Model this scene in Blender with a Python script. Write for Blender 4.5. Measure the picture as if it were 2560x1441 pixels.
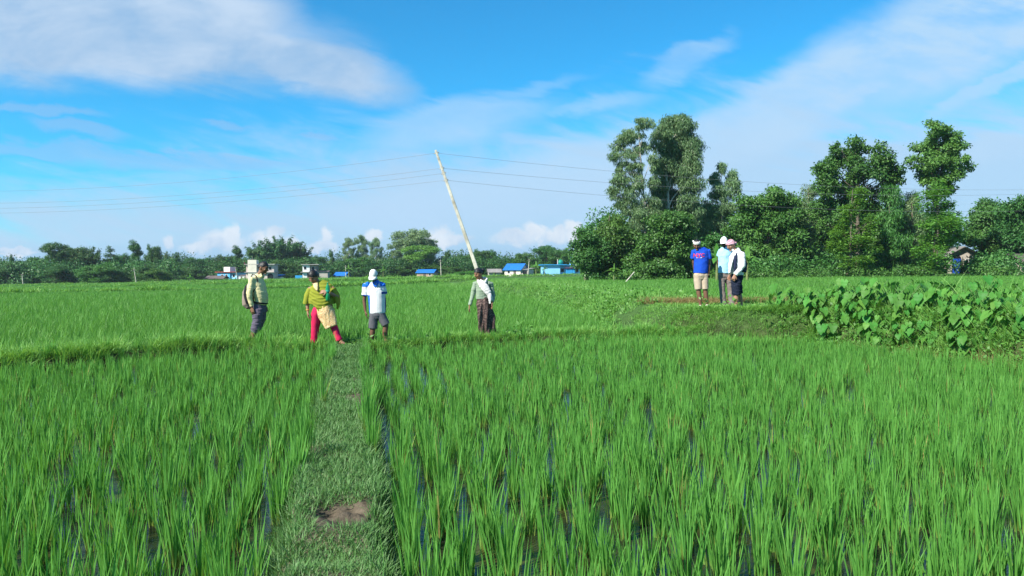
import bpy, bmesh, math, random
import numpy as np
from mathutils import Vector, Matrix, noise as mnoise

for o in list(bpy.data.objects):
    bpy.data.objects.remove(o, do_unlink=True)
S = bpy.context.scene
COL = S.collection
R = math.radians

# ------------------------------------------------------------------ camera
EYE = 1.45
PITCH, ROLL, LENS = 1.24, -0.27, 26.0
cam_d = bpy.data.cameras.new('camera')
cam_d.sensor_width = 36.0
cam_d.lens = LENS
cam_d.clip_start = 0.05
cam_d.clip_end = 20000
cam = bpy.data.objects.new('camera', cam_d)
COL.objects.link(cam)
CAM_M = Matrix.Translation((0, 0, EYE)) @ Matrix.Rotation(R(90 - PITCH), 4, 'X') @ Matrix.Rotation(R(ROLL), 4, 'Z')
cam.matrix_world = CAM_M
S.camera = cam
FPX = LENS / 36.0 * 2560.0
ROT = CAM_M.to_3x3()

def ray(px, py):
    return ROT @ Vector(((px - 1280) / FPX, (720.5 - py) / FPX, -1.0))

def at(px, py, Y):
    """point at forward distance Y seen at photograph pixel (px, py)"""
    d = ray(px, py)
    k = Y / d.y
    return Vector((d.x * k, Y, EYE + d.z * k))

# ------------------------------------------------------------------ exposure
S.view_settings.view_transform = 'Standard'
S.view_settings.look = 'None'
EXPO = 1.0
S.view_settings.exposure = EXPO
S.view_settings.gamma = 1.0
S.render.engine = 'CYCLES'
S.cycles.use_denoising = True
S.cycles.max_bounces = 8
S.cycles.diffuse_bounces = 3
S.cycles.glossy_bounces = 3
S.cycles.transmission_bounces = 4
S.cycles.volume_bounces = 0
S.cycles.transparent_max_bounces = 8
S.cycles.sample_clamp_indirect = 4.0

# ------------------------------------------------------------------ sun
SUN_EL, SUN_AZ = 41.0, 229.0     # azimuth clockwise from +Y (north): the sun is behind the camera on its left
sun_d = bpy.data.lights.new('sun', 'SUN')
sun_d.energy = 4.8
sun_d.angle = R(0.5)
sun_d.color = (1.0, 0.95, 0.86)
sun = bpy.data.objects.new('sun', sun_d)
COL.objects.link(sun)
sv = Vector((math.sin(R(SUN_AZ)) * math.cos(R(SUN_EL)), math.cos(R(SUN_AZ)) * math.cos(R(SUN_EL)), math.sin(R(SUN_EL))))
sun.rotation_euler = (-sv).to_track_quat('-Z', 'Y').to_euler()
sun.location = sv * 50

# ------------------------------------------------------------------ world: sky with clouds laid out by direction
class NT:
    def __init__(s, tree):
        s.t = tree; s.t.nodes.clear()
    def n(s, typ, **kw):
        nd = s.t.nodes.new(typ)
        for k, v in kw.items(): setattr(nd, k, v)
        return nd
    def put(s, sock, v):
        if isinstance(v, bpy.types.NodeSocket): s.t.links.new(v, sock)
        elif v is not None: sock.default_value = v
    def m(s, op, a, b=None, c=None, clamp=False):
        nd = s.n('ShaderNodeMath', operation=op, use_clamp=clamp)
        s.put(nd.inputs[0], a); s.put(nd.inputs[1], b); s.put(nd.inputs[2], c)
        return nd.outputs[0]
    def ss(s, v, lo, hi, o0=0.0, o1=1.0):
        nd = s.n('ShaderNodeMapRange', interpolation_type='SMOOTHSTEP')
        s.put(nd.inputs['Value'], v); nd.inputs['From Min'].default_value = lo; nd.inputs['From Max'].default_value = hi
        nd.inputs['To Min'].default_value = o0; nd.inputs['To Max'].default_value = o1
        return nd.outputs['Result']
    def xyz(s, x, y, z):
        nd = s.n('ShaderNodeCombineXYZ')
        s.put(nd.inputs[0], x); s.put(nd.inputs[1], y); s.put(nd.inputs[2], z)
        return nd.outputs[0]
    def noise(s, vec, scale, detail=4, rough=.5, dist=0.0):
        nd = s.n('ShaderNodeTexNoise')
        if vec is not None: s.put(nd.inputs['Vector'], vec)
        nd.inputs['Scale'].default_value = scale; nd.inputs['Detail'].default_value = detail
        nd.inputs['Roughness'].default_value = rough; nd.inputs['Distortion'].default_value = dist
        return nd.outputs['Fac']
    def mix(s, f, a, b, blend='MIX'):
        nd = s.n('ShaderNodeMix', data_type='RGBA', blend_type=blend)
        s.put(nd.inputs[0], f)
        for sock, v in ((nd.inputs[6], a), (nd.inputs[7], b)):
            if isinstance(v, tuple): v = (*v[:3], 1)
            s.put(sock, v)
        return nd.outputs[2]

world = bpy.data.worlds.new('World')
S.world = world
world.use_nodes = True
w = NT(world.node_tree)
sky = w.n('ShaderNodeTexSky', sky_type='NISHITA')
sky.sun_disc = False
sky.sun_elevation = R(SUN_EL); sky.sun_rotation = R(SUN_AZ)
sky.air_density = 1.0; sky.dust_density = 0.3; sky.ozone_density = 3.0; sky.altitude = 100
SKY_K = 0.09
tint = w.mix(1.0, sky.outputs[0], (0.27, 1.66, 2.16), 'MULTIPLY')
base = w.mix(1.0, tint, (SKY_K,) * 3, 'MULTIPLY')
tc = w.n('ShaderNodeTexCoord')
sep = w.n('ShaderNodeSeparateXYZ'); w.t.links.new(tc.outputs['Generated'], sep.inputs[0])
X, Y, Z = sep.outputs
Yc = w.m('MAXIMUM', Y, 0.08)
u0 = w.m('DIVIDE', X, Yc); v0 = w.m('DIVIDE', Z, Yc)
nv = w.xyz(w.m('MULTIPLY', u0, 1.0), w.m('MULTIPLY', v0, 2.2), 0.0)
nA = w.m('SUBTRACT', w.noise(nv, 3.2, 6, .55, .4), .5)
nB = w.m('SUBTRACT', w.noise(w.xyz(u0, w.m('MULTIPLY', v0, 2.2), 4.7), 9.0, 6, .6, .3), .5)
nS = w.m('SUBTRACT', w.noise(w.xyz(w.m('ADD', w.m('MULTIPLY', u0, .8), w.m('MULTIPLY', v0, -1.6)), w.m('ADD', w.m('MULTIPLY', u0, 1.5), w.m('MULTIPLY', v0, 5.0)), 9.1), 4.0, 7, .62, .6), .5)   # streaks
u = w.m('ADD', u0, w.m('ADD', w.m('MULTIPLY', nA, .11), w.m('MULTIPLY', nB, .045)))
v = w.m('ADD', v0, w.m('ADD', w.m('MULTIPLY', nS, .06), w.m('MULTIPLY', nB, .03)))

def ell(px, py, a, b, deg, lo=1.25, hi=.55, uu=None, vv=None):
    cu, cv = (px - 1280) / FPX, (680 - py) / FPX
    c, s_ = math.cos(R(deg)), math.sin(R(deg))
    du = w.m('SUBTRACT', uu or u, cu); dv = w.m('SUBTRACT', vv or v, cv)
    p = w.m('DIVIDE', w.m('ADD', w.m('MULTIPLY', du, c), w.m('MULTIPLY', dv, s_)), a / FPX)
    q = w.m('DIVIDE', w.m('SUBTRACT', w.m('MULTIPLY', dv, c), w.m('MULTIPLY', du, s_)), b / FPX)
    r = w.m('SQRT', w.m('ADD', w.m('MULTIPLY', p, p), w.m('MULTIPLY', q, q)))
    return w.ss(r, lo, hi)

def mx(*a):
    r = a[0]
    for b in a[1:]: r = w.m('MAXIMUM', r, b)
    return r
def mul(a, b): return w.m('MULTIPLY', a, b)

# pale air low over the horizon
low = w.m('ADD', w.ss(w.m('ADD', v0, w.m('ADD', mul(nS, .26), w.m('ADD', mul(nA, .14), mul(u0, -.10)))), .255, .09), 0.0)
col = w.mix(mul(low, .92), base, (0.49, 0.69, 0.91))
# blue pockets inside the low veil
pock = mx(ell(120, 560, 420, 26, 2), ell(1500, 430, 190, 26, 8, 1.3, .3), ell(2440, 300, 210, 60, 30, 1.3, .2))
# wide diagonal band on the right
band = mx(ell(1950, 270, 700, 95, 27), ell(2450, 60, 420, 150, 24), ell(1500, 420, 430, 85, 14), ell(1250, 500, 500, 70, 4),
          mul(ell(2500, 215, 200, 26, 25), .8), mul(ell(2540, 370, 160, 55, 12), .8), mul(ell(1720, 150, 130, 40, 24), .55), mul(ell(1150, 300, 260, 60, 10), .6), mul(ell(1800, 300, 420, 26, 25), .9), mul(ell(2000, 190, 360, 26, 29), .85), mul(ell(2230, 190, 420, 34, 23), .9), mul(ell(1480, 258, 170, 20, 8, 1.4, .2), .5), mul(ell(1330, 220, 140, 18, 12, 1.4, .2), .35))
band = mul(band, w.ss(w.m('ADD', nS, mul(nB, .9)), -.34, .16, .42, 1.0))
col = w.mix(mul(band, .95), col, (0.50, 0.73, 0.97))
# wisps on the left
wis = mx(ell(210, 315, 120, 22, -10), ell(80, 265, 200, 14, -2), ell(540, 312, 60, 12, -8), ell(130, 365, 240, 22, -4), ell(800, 342, 60, 10, -4), ell(450, 395, 330, 22, -3))
col = w.mix(mul(wis, .42), col, (0.36, 0.56, 0.86))
# big bank of cloud top left
big = mx(ell(330, 90, 560, 125, -6), ell(720, 150, 330, 80, -14), ell(520, 40, 260, 90, -8), ell(80, 60, 320, 150, 0))
shade = w.ss(w.m('ADD', nA, mul(nB, .5)), -.22, .22)
bigc = w.mix(shade, (0.36, 0.55, 0.79), (0.58, 0.73, 0.92))
col = w.mix(mul(big, w.ss(w.m('ADD', nA, nB), -.5, .15, .70, .97)), col, bigc)
# darker blue air right at the horizon
col = w.mix(w.ss(v0, .050, .010, 0.0, .62), col, (0.27, 0.52, 0.82))
# heaps of cumulus just above the trees
nC = w.m('SUBTRACT', w.noise(w.xyz(u0, v0, 2.2), 26.0, 5, .6, .2), .5)
uc = w.m('ADD', u0, mul(nC, .045)); vc = w.m('ADD', v0, mul(nC, .048))
cum = None
for px, py, a, b in ((560, 600, 60, 34), (585, 580, 26, 24), (505, 612, 50, 18), (665, 592, 40, 22), (735, 605, 40, 18), (820, 582, 18, 22), (815, 612, 40, 16),
                     (940, 584, 24, 18), (1100, 592, 40, 22), (1135, 602, 40, 18), (1290, 596, 60, 20), (1340, 575, 36, 24), (1390, 590, 40, 24), (1430, 570, 24, 24), (1450, 588, 36, 20), (420, 605, 18, 18), (40, 622, 60, 10)):
    e = ell(px, py, a, b, 0, 1.25, .55, uc, vc)
    cum = e if cum is None else mx(cum, e)
cumc = w.mix(w.ss(w.m('ADD', mul(w.m('SUBTRACT', v0, .045), 6.0), mul(nC, 1.2)), -.35, .25), (0.52, 0.67, 0.86), (0.90, 0.95, 1.0))
col = w.mix(mul(cum, .9), col, cumc)
front = w.ss(Y, .05, .3)
final = w.mix(front, w.mix(.35, base, (0.36, 0.55, 0.85)), col)
bg = w.n('ShaderNodeBackground')
w.t.links.new(final, bg.inputs[0]); bg.inputs[1].default_value = 1.0 / 2 ** EXPO
wo = w.n('ShaderNodeOutputWorld'); w.t.links.new(bg.outputs[0], wo.inputs[0])

# ------------------------------------------------------------------ helpers
rng = np.random.default_rng(7)
random.seed(7)

def tag(o, label=None, cat=None, group=None, kind=None):
    if label: o['label'] = label
    if cat: o['category'] = cat
    if group: o['group'] = group
    if kind: o['kind'] = kind
    return o

def empty(name, loc=(0, 0, 0), rz=0.0):
    o = bpy.data.objects.new(name, None)
    o.empty_display_size = .2
    o.location = loc; o.rotation_euler = (0, 0, rz)
    COL.objects.link(o)
    return o

def link(name, me, mat=None, parent=None, loc=None):
    o = bpy.data.objects.new(name, me)
    if mat is not None and not me.materials:
        for m_ in (mat if isinstance(mat, (list, tuple)) else [mat]): me.materials.append(m_)
    if parent: o.parent = parent
    if loc is not None: o.location = loc
    COL.objects.link(o)
    return o

def copy_thing(o, parent=None):
    c = o.copy(); COL.objects.link(c)
    if parent is not None:
        c.parent = parent
        c.matrix_parent_inverse = o.matrix_parent_inverse
    for ch in list(o.children): copy_thing(ch, c)
    return c

def np_mesh(name, V, F, attrs=None, smooth=True):
    """V (n,3), F (m,k) with k = 3 or 4; attrs {name: (n,) or (n,3)}"""
    V = np.ascontiguousarray(V, np.float32).reshape(-1, 3); F = np.ascontiguousarray(F, np.int32)
    k = F.shape[1]
    me = bpy.data.meshes.new(name)
    me.vertices.add(len(V)); me.vertices.foreach_set('co', V.ravel())
    me.loops.add(F.size); me.loops.foreach_set('vertex_index', F.ravel())
    me.polygons.add(len(F)); me.polygons.foreach_set('loop_start', np.arange(0, F.size, k, dtype=np.int32))
    me.update(calc_edges=True)
    if smooth: me.polygons.foreach_set('use_smooth', np.ones(len(F), bool))
    for a, d in (attrs or {}).items(): set_attr(me, a, d)
    return me

def set_attr(me, a, d):
    d = np.asarray(d, np.float32)
    if d.ndim == 1:
        at_ = me.attributes.new(a, 'FLOAT', 'POINT'); at_.data.foreach_set('value', np.ascontiguousarray(d))
    else:
        at_ = me.attributes.new(a, 'FLOAT_COLOR', 'POINT')
        at_.data.foreach_set('color', np.ascontiguousarray(np.concatenate([d, np.ones((len(d), 1), np.float32)], 1)).ravel())

def sst(a, b, x):
    t = np.clip((np.asarray(x, float) - a) / (b - a), 0, 1)
    return t * t * (3 - 2 * t)

def _hash(i, j):
    h = (i.astype(np.int64) * 374761393 + j.astype(np.int64) * 668265263) & 0x7fffffff
    h = ((h ^ (h >> 13)) * 1274126177) & 0x7fffffff
    return ((h ^ (h >> 16)) & 0xffff) / 65535.0
def vnoise(x, y):
    x = np.asarray(x, float); y = np.asarray(y, float)
    i = np.floor(x).astype(np.int64); j = np.floor(y).astype(np.int64)
    fx = x - i; fy = y - j
    fx = fx * fx * (3 - 2 * fx); fy = fy * fy * (3 - 2 * fy)
    a = _hash(i, j); b = _hash(i + 1, j); c = _hash(i, j + 1); d = _hash(i + 1, j + 1)
    return (a * (1 - fx) + b * fx) * (1 - fy) + (c * (1 - fx) + d * fx) * fy - .5
def fbm(x, y, o=4):
    s_ = 0; a = 1.0; f = 1.0
    for k in range(o):
        s_ = s_ + a * vnoise(np.asarray(x) * f + 17.3 * k, np.asarray(y) * f - 9.1 * k); a *= .5; f *= 2.03
    return s_

# materials ---------------------------------------------------------------
def new_mat(name):
    m_ = bpy.data.materials.new(name); m_.use_nodes = True
    t = NT(m_.node_tree)
    out = t.n('ShaderNodeOutputMaterial')
    return m_, t, out

def principled(t, out, color, rough=.7, spec=.3, bump=None, metallic=0.0):
    p = t.n('ShaderNodeBsdfPrincipled')
    t.put(p.inputs['Base Color'], (*color[:3], 1) if isinstance(color, tuple) else color)
    t.put(p.inputs['Roughness'], rough); p.inputs['Specular IOR Level'].default_value = spec
    p.inputs['Metallic'].default_value = metallic
    if bump is not None:
        b = t.n('ShaderNodeBump'); t.put(b.inputs['Height'], bump[0]); b.inputs['Strength'].default_value = bump[1]; b.inputs['Distance'].default_value = bump[2]
        t.t.links.new(b.outputs[0], p.inputs['Normal'])
    t.t.links.new(p.outputs[0], out.inputs[0])
    return p

def obj_co(t):
    return t.n('ShaderNodeTexCoord').outputs['Object']

def mat_noise(name, c1, c2, scale=8, rough=.75, spec=.3, bump=.3, dist=.01, detail=5):
    """two tones of one worn surface mixed by noise, with a matching bump"""
    m_, t, out = new_mat(name)
    co = obj_co(t)
    f = t.ss(t.noise(co, scale, detail, .6), .3, .7)
    g = t.noise(co, scale * 6, 3, .6)
    c = t.mix(f, c1, c2)
    c = t.mix(t.m('MULTIPLY', g, .35), c, tuple(x * .55 for x in c1))
    principled(t, out, c, rough, spec, (g, bump, dist))
    return m_

def mat_attr(name, rough=.8, spec=.2, nscale=60, nfac=.25, bump=.2, bdist=.004, sheen=0.0):
    """colour from the mesh's own Col attribute (dyed cloth, skin) with fine weave noise"""
    m_, t, out = new_mat(name)
    a = t.n('ShaderNodeAttribute', attribute_name='Col').outputs['Color']
    co = obj_co(t)
    g = t.noise(co, nscale, 3, .6)
    c = t.mix(1.0, a, t.mix(g, (1 - nfac,) * 3, (1 + nfac * .6,) * 3), 'MULTIPLY')
    p = principled(t, out, c, rough, spec, (g, bump, bdist))
    if sheen: p.inputs['Sheen Weight'].default_value = sheen
    return m_

def mat_leaf(name, c1, c2, c3=None, trans=.32, rough=.5, spec=.35, objvar=.25, h3=None, straw=False):
    """foliage: r attribute mixes the leaf colours, h runs along the blade; thin, so light comes through"""
    m_, t, out = new_mat(name)
    r = t.n('ShaderNodeAttribute', attribute_name='r').outputs['Fac']
    c = t.mix(r, c1, c2)
    if c3 is not None:
        h = t.n('ShaderNodeAttribute', attribute_name='h').outputs['Fac']
        c = t.mix(t.ss(h, *(h3 or (.5, .0))), c, c3)
    if straw:
        c = t.mix(t.ss(r, .93, .965), c, (.34, .31, .10))
    if objvar:
        oi = t.n('ShaderNodeObjectInfo').outputs['Random']
        hs = t.n('ShaderNodeHueSaturation')
        t.put(hs.inputs['Color'], c)
        t.put(hs.inputs['Value'], t.m('ADD', t.m('MULTIPLY', oi, objvar * 2), 1 - objvar))
        t.put(hs.inputs['Hue'], t.m('ADD', t.m('MULTIPLY', t.m('FRACT', t.m('MULTIPLY', oi, 7.3)), .03), .485))
        c = hs.outputs[0]
    p = t.n('ShaderNodeBsdfPrincipled')
    t.put(p.inputs['Base Color'], c); p.inputs['Roughness'].default_value = rough; p.inputs['Specular IOR Level'].default_value = spec
    tr = t.n('ShaderNodeBsdfTranslucent')
    t.put(tr.inputs[0], t.mix(1.0, c, (1.25, 1.15, .6), 'MULTIPLY'))
    ms = t.n('ShaderNodeMixShader'); ms.inputs[0].default_value = trans
    t.t.links.new(p.outputs[0], ms.inputs[1]); t.t.links.new(tr.outputs[0], ms.inputs[2])
    t.t.links.new(ms.outputs[0], out.inputs[0])
    return m_

# shape collectors ---------------------------------------------------------
class MB:
    """collects simple shapes and links them as one mesh object"""
    def __init__(s): s.bm = bmesh.new()
    def box(s, x0, x1, y0, y1, z0, z1, bevel=0.0):
        vs = [s.bm.verts.new(p) for p in ((x0, y0, z0), (x1, y0, z0), (x1, y1, z0), (x0, y1, z0), (x0, y0, z1), (x1, y0, z1), (x1, y1, z1), (x0, y1, z1))]
        fs = [s.bm.faces.new([vs[i] for i in q]) for q in ((3, 2, 1, 0), (4, 5, 6, 7), (0, 1, 5, 4), (1, 2, 6, 5), (2, 3, 7, 6), (3, 0, 4, 7))]
        if bevel:
            es = {e for f in fs for e in f.edges}
            bmesh.ops.bevel(s.bm, geom=list(es), offset=bevel, segments=2, affect='EDGES', profile=.5)
        return s
    def poly(s, pts, flip=False):
        f = s.bm.faces.new([s.bm.verts.new(p) for p in (pts[::-1] if flip else pts)]); return f
    def prism(s, pts, vec):
        """closed prism of polygon pts swept along vec"""
        a = [s.bm.verts.new(p) for p in pts]; b = [s.bm.verts.new(Vector(p) + Vector(vec)) for p in pts]
        n = len(pts)
        s.bm.faces.new(a[::-1]); s.bm.faces.new(b)
        for i in range(n): s.bm.faces.new((a[i], a[(i + 1) % n], b[(i + 1) % n], b[i]))
        return s
    def tube(s, pts, radii, n=10, lat=None, cap=True):
        """closed loft: radii are r or (a, b) with a along lat"""
        pts = [Vector(p) for p in pts]; rings = []
        L = Vector(lat).normalized() if lat is not None else None
        for i, p in enumerate(pts):
            d = (pts[min(i + 1, len(pts) - 1)] - pts[max(i - 1, 0)])
            d = d.normalized() if d.length > 1e-9 else Vector((0, 0, 1))
            if lat is None and L is None:
                L = d.orthogonal().normalized()
            a = (L - d * L.dot(d))
            a = a.normalized() if a.length > 1e-5 else d.orthogonal().normalized()
            if lat is None: L = a
            b = d.cross(a)
            ra, rb = radii[i] if isinstance(radii[i], (tuple, list)) else (radii[i], radii[i])
            rings.append([s.bm.verts.new(p + a * (ra * math.cos(2 * math.pi * k / n)) + b * (rb * math.sin(2 * math.pi * k / n))) for k in range(n)])
        for A, B in zip(rings, rings[1:]):
            for k in range(n): s.bm.faces.new((A[k], A[(k + 1) % n], B[(k + 1) % n], B[k]))
        if cap:
            s.bm.faces.new(rings[0][::-1]); s.bm.faces.new(rings[-1])
        return s
    def ell(s, c, r, rot=None, seg=16, fn=None):
        res = bmesh.ops.create_uvsphere(s.bm, u_segments=seg, v_segments=max(6, seg * 2 // 3), radius=1.0)
        for v_ in res['verts']:
            p = Vector((v_.co.x * r[0], v_.co.y * r[1], v_.co.z * r[2]))
            if fn: p = fn(p)
            if rot is not None: p = rot @ p
            v_.co = p + Vector(c)
        return s
    def mesh(s, name, smooth=False):
        me = bpy.data.meshes.new(name)
        bmesh.ops.recalc_face_normals(s.bm, faces=s.bm.faces)
        s.bm.to_mesh(me); s.bm.free()
        if smooth: me.polygons.foreach_set('use_smooth', [True] * len(me.polygons))
        return me
    def build(s, name, mat, parent=None, smooth=False, loc=None):
        return link(name, s.mesh(name, smooth), mat, parent, loc)

def tubes_np(segs, n=6):
    """segs: list of (pts (k,3), radii (k,)); tapered tubes as one numpy mesh"""
    V, F, o = [], [], 0
    an = np.arange(n) * 2 * np.pi / n
    for pts, rad in segs:
        pts = np.asarray(pts, float); k = len(pts)
        d = np.gradient(pts, axis=0); d /= np.linalg.norm(d, axis=1, keepdims=True) + 1e-9
        ref = np.array([0.31, 0.95, 0.05]) if abs(d[0, 2]) > .5 else np.array([0.1, 0.05, 1.0])
        a = np.cross(d, ref); a /= np.linalg.norm(a, axis=1, keepdims=True) + 1e-9
        b = np.cross(d, a)
        r = np.asarray(rad, float)[:, None, None]
        ring = pts[:, None, :] + r * (a[:, None, :] * np.cos(an)[None, :, None] + b[:, None, :] * np.sin(an)[None, :, None])
        V.append(ring.reshape(-1, 3))
        i = np.arange(k - 1)[:, None] * n; j = np.arange(n)[None, :]; j2 = (j + 1) % n
        F.append(np.stack([i + j, i + j2, i + n + j2, i + n + j], -1).reshape(-1, 4) + o)
        o += k * n
    return np.concatenate(V), np.concatenate(F)

def blades(P, ang, L, W, lean, bend, seg, tw=None, prof=0.6):
    """grass blades as ribbons. Every argument but seg is an array of N. Returns V, F, h, and the blade index of each vertex"""
    N = len(P); t = np.linspace(0, 1, seg + 1)[None, :]
    L = L[:, None]; ca, sa = np.cos(ang)[:, None], np.sin(ang)[:, None]
    hd = L * (lean[:, None] * t + bend[:, None] * t * t)
    z = L * t * np.clip(1 - .45 * bend[:, None] * t, .1, 1.2)
    cen = np.stack([P[:, 0, None] + ca * hd, P[:, 1, None] + sa * hd, P[:, 2, None] + z], -1)
    a2 = ang + np.pi / 2 + (tw if tw is not None else 0)
    side = np.stack([np.cos(a2), np.sin(a2), np.zeros(N)], -1)[:, None, :]
    wp = np.clip(prof + 2.6 * (1 - prof) * t - (prof + 2.6 * (1 - prof)) * t ** 2.2, .03, 2)[..., None] * (.5 * W[:, None, None])
    V = np.stack([cen - side * wp, cen + side * wp], 2).reshape(-1, 3)
    b = (np.arange(N) * (seg + 1) * 2)[:, None]; s_ = np.arange(seg)[None, :] * 2
    F = np.stack([b + s_, b + s_ + 1, b + s_ + 3, b + s_ + 2], -1).reshape(-1, 4)
    h = np.broadcast_to(np.repeat(t, 2, 1), (N, (seg + 1) * 2)).ravel()
    idx = np.repeat(np.arange(N), (seg + 1) * 2)
    return V, F, h, idx

def merge(parts):
    V, F, A, o = [], [], {}, 0
    for v_, f_, at_ in parts:
        if len(v_) == 0: continue
        V.append(v_); F.append(f_ + o); o += len(v_)
        for k, d in at_.items(): A.setdefault(k, []).append(d)
    return np.concatenate(V), np.concatenate(F), {k: np.concatenate(d) for k, d in A.items()}
# ------------------------------------------------------------------ terrain
def xE(y):      # foot of the raised terrace on the right: taro bank, then the weedy bank running back to the left
    return np.interp(y, [-40, 0, 8, 11.8, 14.8, 16.3, 16.9, 18, 19.5, 30, 60, 126, 300], [24, 12, 9.6, 8.35, 7.5, 6.6, 4.5, 3.5, 3.2, 2.4, -2, -15, -48])
def yX(x):      # cross bund the four people stand on
    return np.interp(x, [-60, -20, -8.5, -7.1, -5.4, -4.2, -3.3, -2.7, -1.8, -.6, 2.1, 5.3, 8], [3, 9, 12.3, 13.5, 15.1, 14.6, 14.45, 14.72, 15.4, 16.35, 17.2, 17.5, 17.6])
def xP(y):      # path on the bund between the two near paddies
    return -0.85 - .2145 * (np.asarray(y) - 3.4)
FAR_BUNDS = [([(-46, 62), (-31, 66), (-18, 72), (-4, 100)], .9, .35), ([(-80, 112), (-52, 116), (-30, 122), (-8, 150)], 1.2, .4),
             ([(-120, 150), (-60, 152), (0, 165), (30, 190)], 1.3, .3)]
def seg_dist(x, y, pts):
    best = np.full(np.shape(x), 1e9)
    for (ax, ay), (bx, by) in zip(pts, pts[1:]):
        dx, dy = bx - ax, by - ay
        t = np.clip(((x - ax) * dx + (y - ay) * dy) / (dx * dx + dy * dy), 0, 1)
        best = np.minimum(best, np.hypot(x - ax - t * dx, y - ay - t * dy))
    return best
def terrace(x, y):
    e = xE(y) + .25 * fbm(np.asarray(x) * .8, np.asarray(y) * .8, 2)
    return sst(-.45, .55, (np.asarray(x) - e) * np.where(np.asarray(y) > 17, .8, .95))
def zt(x, y, detail=True):
    x = np.asarray(x, float); y = np.asarray(y, float)
    uu = np.clip(x / np.maximum(y, 3.0), -.8, .8)
    zf = np.clip(.32 + 2.1 * uu, -1.15, 1.25)
    m = terrace(x, y)
    near = y < yX(x)
    zl = np.where(near, -.22, -.13)
    z = zl * (1 - m) + .56 * m
    t = sst(24, 130, y)
    z = z * (1 - t) + zf * t
    # ridge of the cross bund
    db = np.abs(y - yX(x)) * .9
    bz = (.015 + .04 * fbm(x * 1.1, y * 1.1, 3)) + .35 * sst(2.5, 6.5, x)
    k = sst(.62, .26, db + .10 * fbm(x * 2.2, y * 2.2, 2)) * (1 - sst(6.5, 8.5, x))
    z = np.maximum(z, z * (1 - k) + bz * k)
    # path ridge
    dp = np.abs(x - xP(y)) - .04 * np.asarray(fbm(y * 1.6 + 4, x * 0 + 2.2, 2))
    kp = sst(.40, .21, dp + .10 * fbm(x * 3.1, y * 3.1, 3)) * (y < 15.2)
    pz = .012 + .045 * fbm(x * 2.3 + 5, y * 2.3, 3)
    if detail:
        mud = sst(.32, .10, np.hypot((x + 1.03) * 1.1, (y - 4.42) * .8) + .10 * fbm(x * 5, y * 5, 3))
        pz = pz + mud * (.075 * fbm(x * 8, y * 8, 5) - .02) - .06 * sst(.0, .28, y * 0 + (4.12 - y)) * sst(.9, .1, np.abs(x + 1.05)) * (y > 3.6)
        pz = pz + .018 * fbm(x * 14, y * 14, 3)
    z = z * (1 - kp) + pz * kp
    for pts, wd, hh in FAR_BUNDS:
        z = z + hh * sst(wd, .2, seg_dist(x, y, pts)) * (y < yX(x) * 0 + 400)
    return z
def z1(x, y): return float(zt(np.array([x]), np.array([y]))[0])

def polar_ground():
    th = np.concatenate([np.linspace(-180, -52, 60, endpoint=False), np.linspace(-52, 52, 640), np.linspace(52, 180, 61)[1:-1]])
    th = np.radians(th)
    r = [.25]
    while r[-1] < 9000: r.append(r[-1] * (1.0055 if 2.8 < r[-1] < 7 else 1.0125) + (.004 if r[-1] < 7 else .008))
    r = np.array(r)
    Rr, T = np.meshgrid(r, th, indexing='ij')
    x, y = Rr * np.sin(T), Rr * np.cos(T)
    z = zt(x, y)
    n = len(th)
    i = np.arange(len(r) - 1)[:, None] * n; j = np.arange(n)[None, :]; j2 = (j + 1) % n
    F = np.stack([i + j, i + j2, i + n + j2, i + n + j], -1).reshape(-1, 4)[:, ::-1]
    x, y, z = x.ravel(), y.ravel(), z.ravel()
    g = np.array([.045, .125, .03]); mudc = np.array([.045, .040, .024]); soil = np.array([.20, .175, .13]); grass = np.array([.10, .15, .06])
    C = np.empty((len(x), 3)); far = sst(14, 26, y)[:, None]
    C[:] = mudc * (1 - far) + g * far
    m = terrace(x, y)[:, None]; C = C * (1 - m) + np.array([.06, .13, .035]) * m
    kp = (sst(.36, .26, np.abs(x - xP(y))) * (y < 15))[:, None]
    nn = sst(-.2, .25, fbm(x * 3, y * 3, 3))[:, None]
    C = C * (1 - kp) + (soil * nn + soil * .6 * (1 - nn)) * kp
    km = sst(.40, .22, np.hypot((x + 1.03) * 1.0, (y - 4.42) * .8))[:, None]; C = C * (1 - km) + np.array([.105, .088, .066]) * km
    kb = (sst(.55, .35, np.abs(y - yX(x))) * (x < 7))[:, None]
    C = C * (1 - kb) + np.array([.055, .075, .03]) * kb
    wet = (sst(-.02, -.15, z) * (y < 15))[:, None]
    C = C * (1 - .55 * wet)
    me = np_mesh('ground', np.stack([x, y, z], -1), F, {'Col': C})
    m_, t, out = new_mat('ground_soil_and_grass')
    a = t.n('ShaderNodeAttribute', attribute_name='Col').outputs['Color']
    co = obj_co(t)
    n1 = t.noise(co, .22, 6, .65); n2 = t.noise(co, 14.0, 5, .7); n3 = t.noise(co, 1.7, 5, .65)
    c = t.mix(1.0, a, t.mix(n1, (.72, .8, .8), (1.3, 1.2, 1.15)), 'MULTIPLY')
    c = t.mix(1.0, c, t.mix(t.ss(n2, .3, .7), (.62, .62, .6), (1.25, 1.22, 1.2)), 'MULTIPLY')
    c = t.mix(1.0, c, t.mix(t.ss(n3, .3, .7), (.75, .78, .75), (1.15, 1.12, 1.1)), 'MULTIPLY')
    principled(t, out, c, .95, .08, (n2, .8, .03))
    return tag(link('ground', me, m_), kind='structure')
polar_ground()

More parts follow.
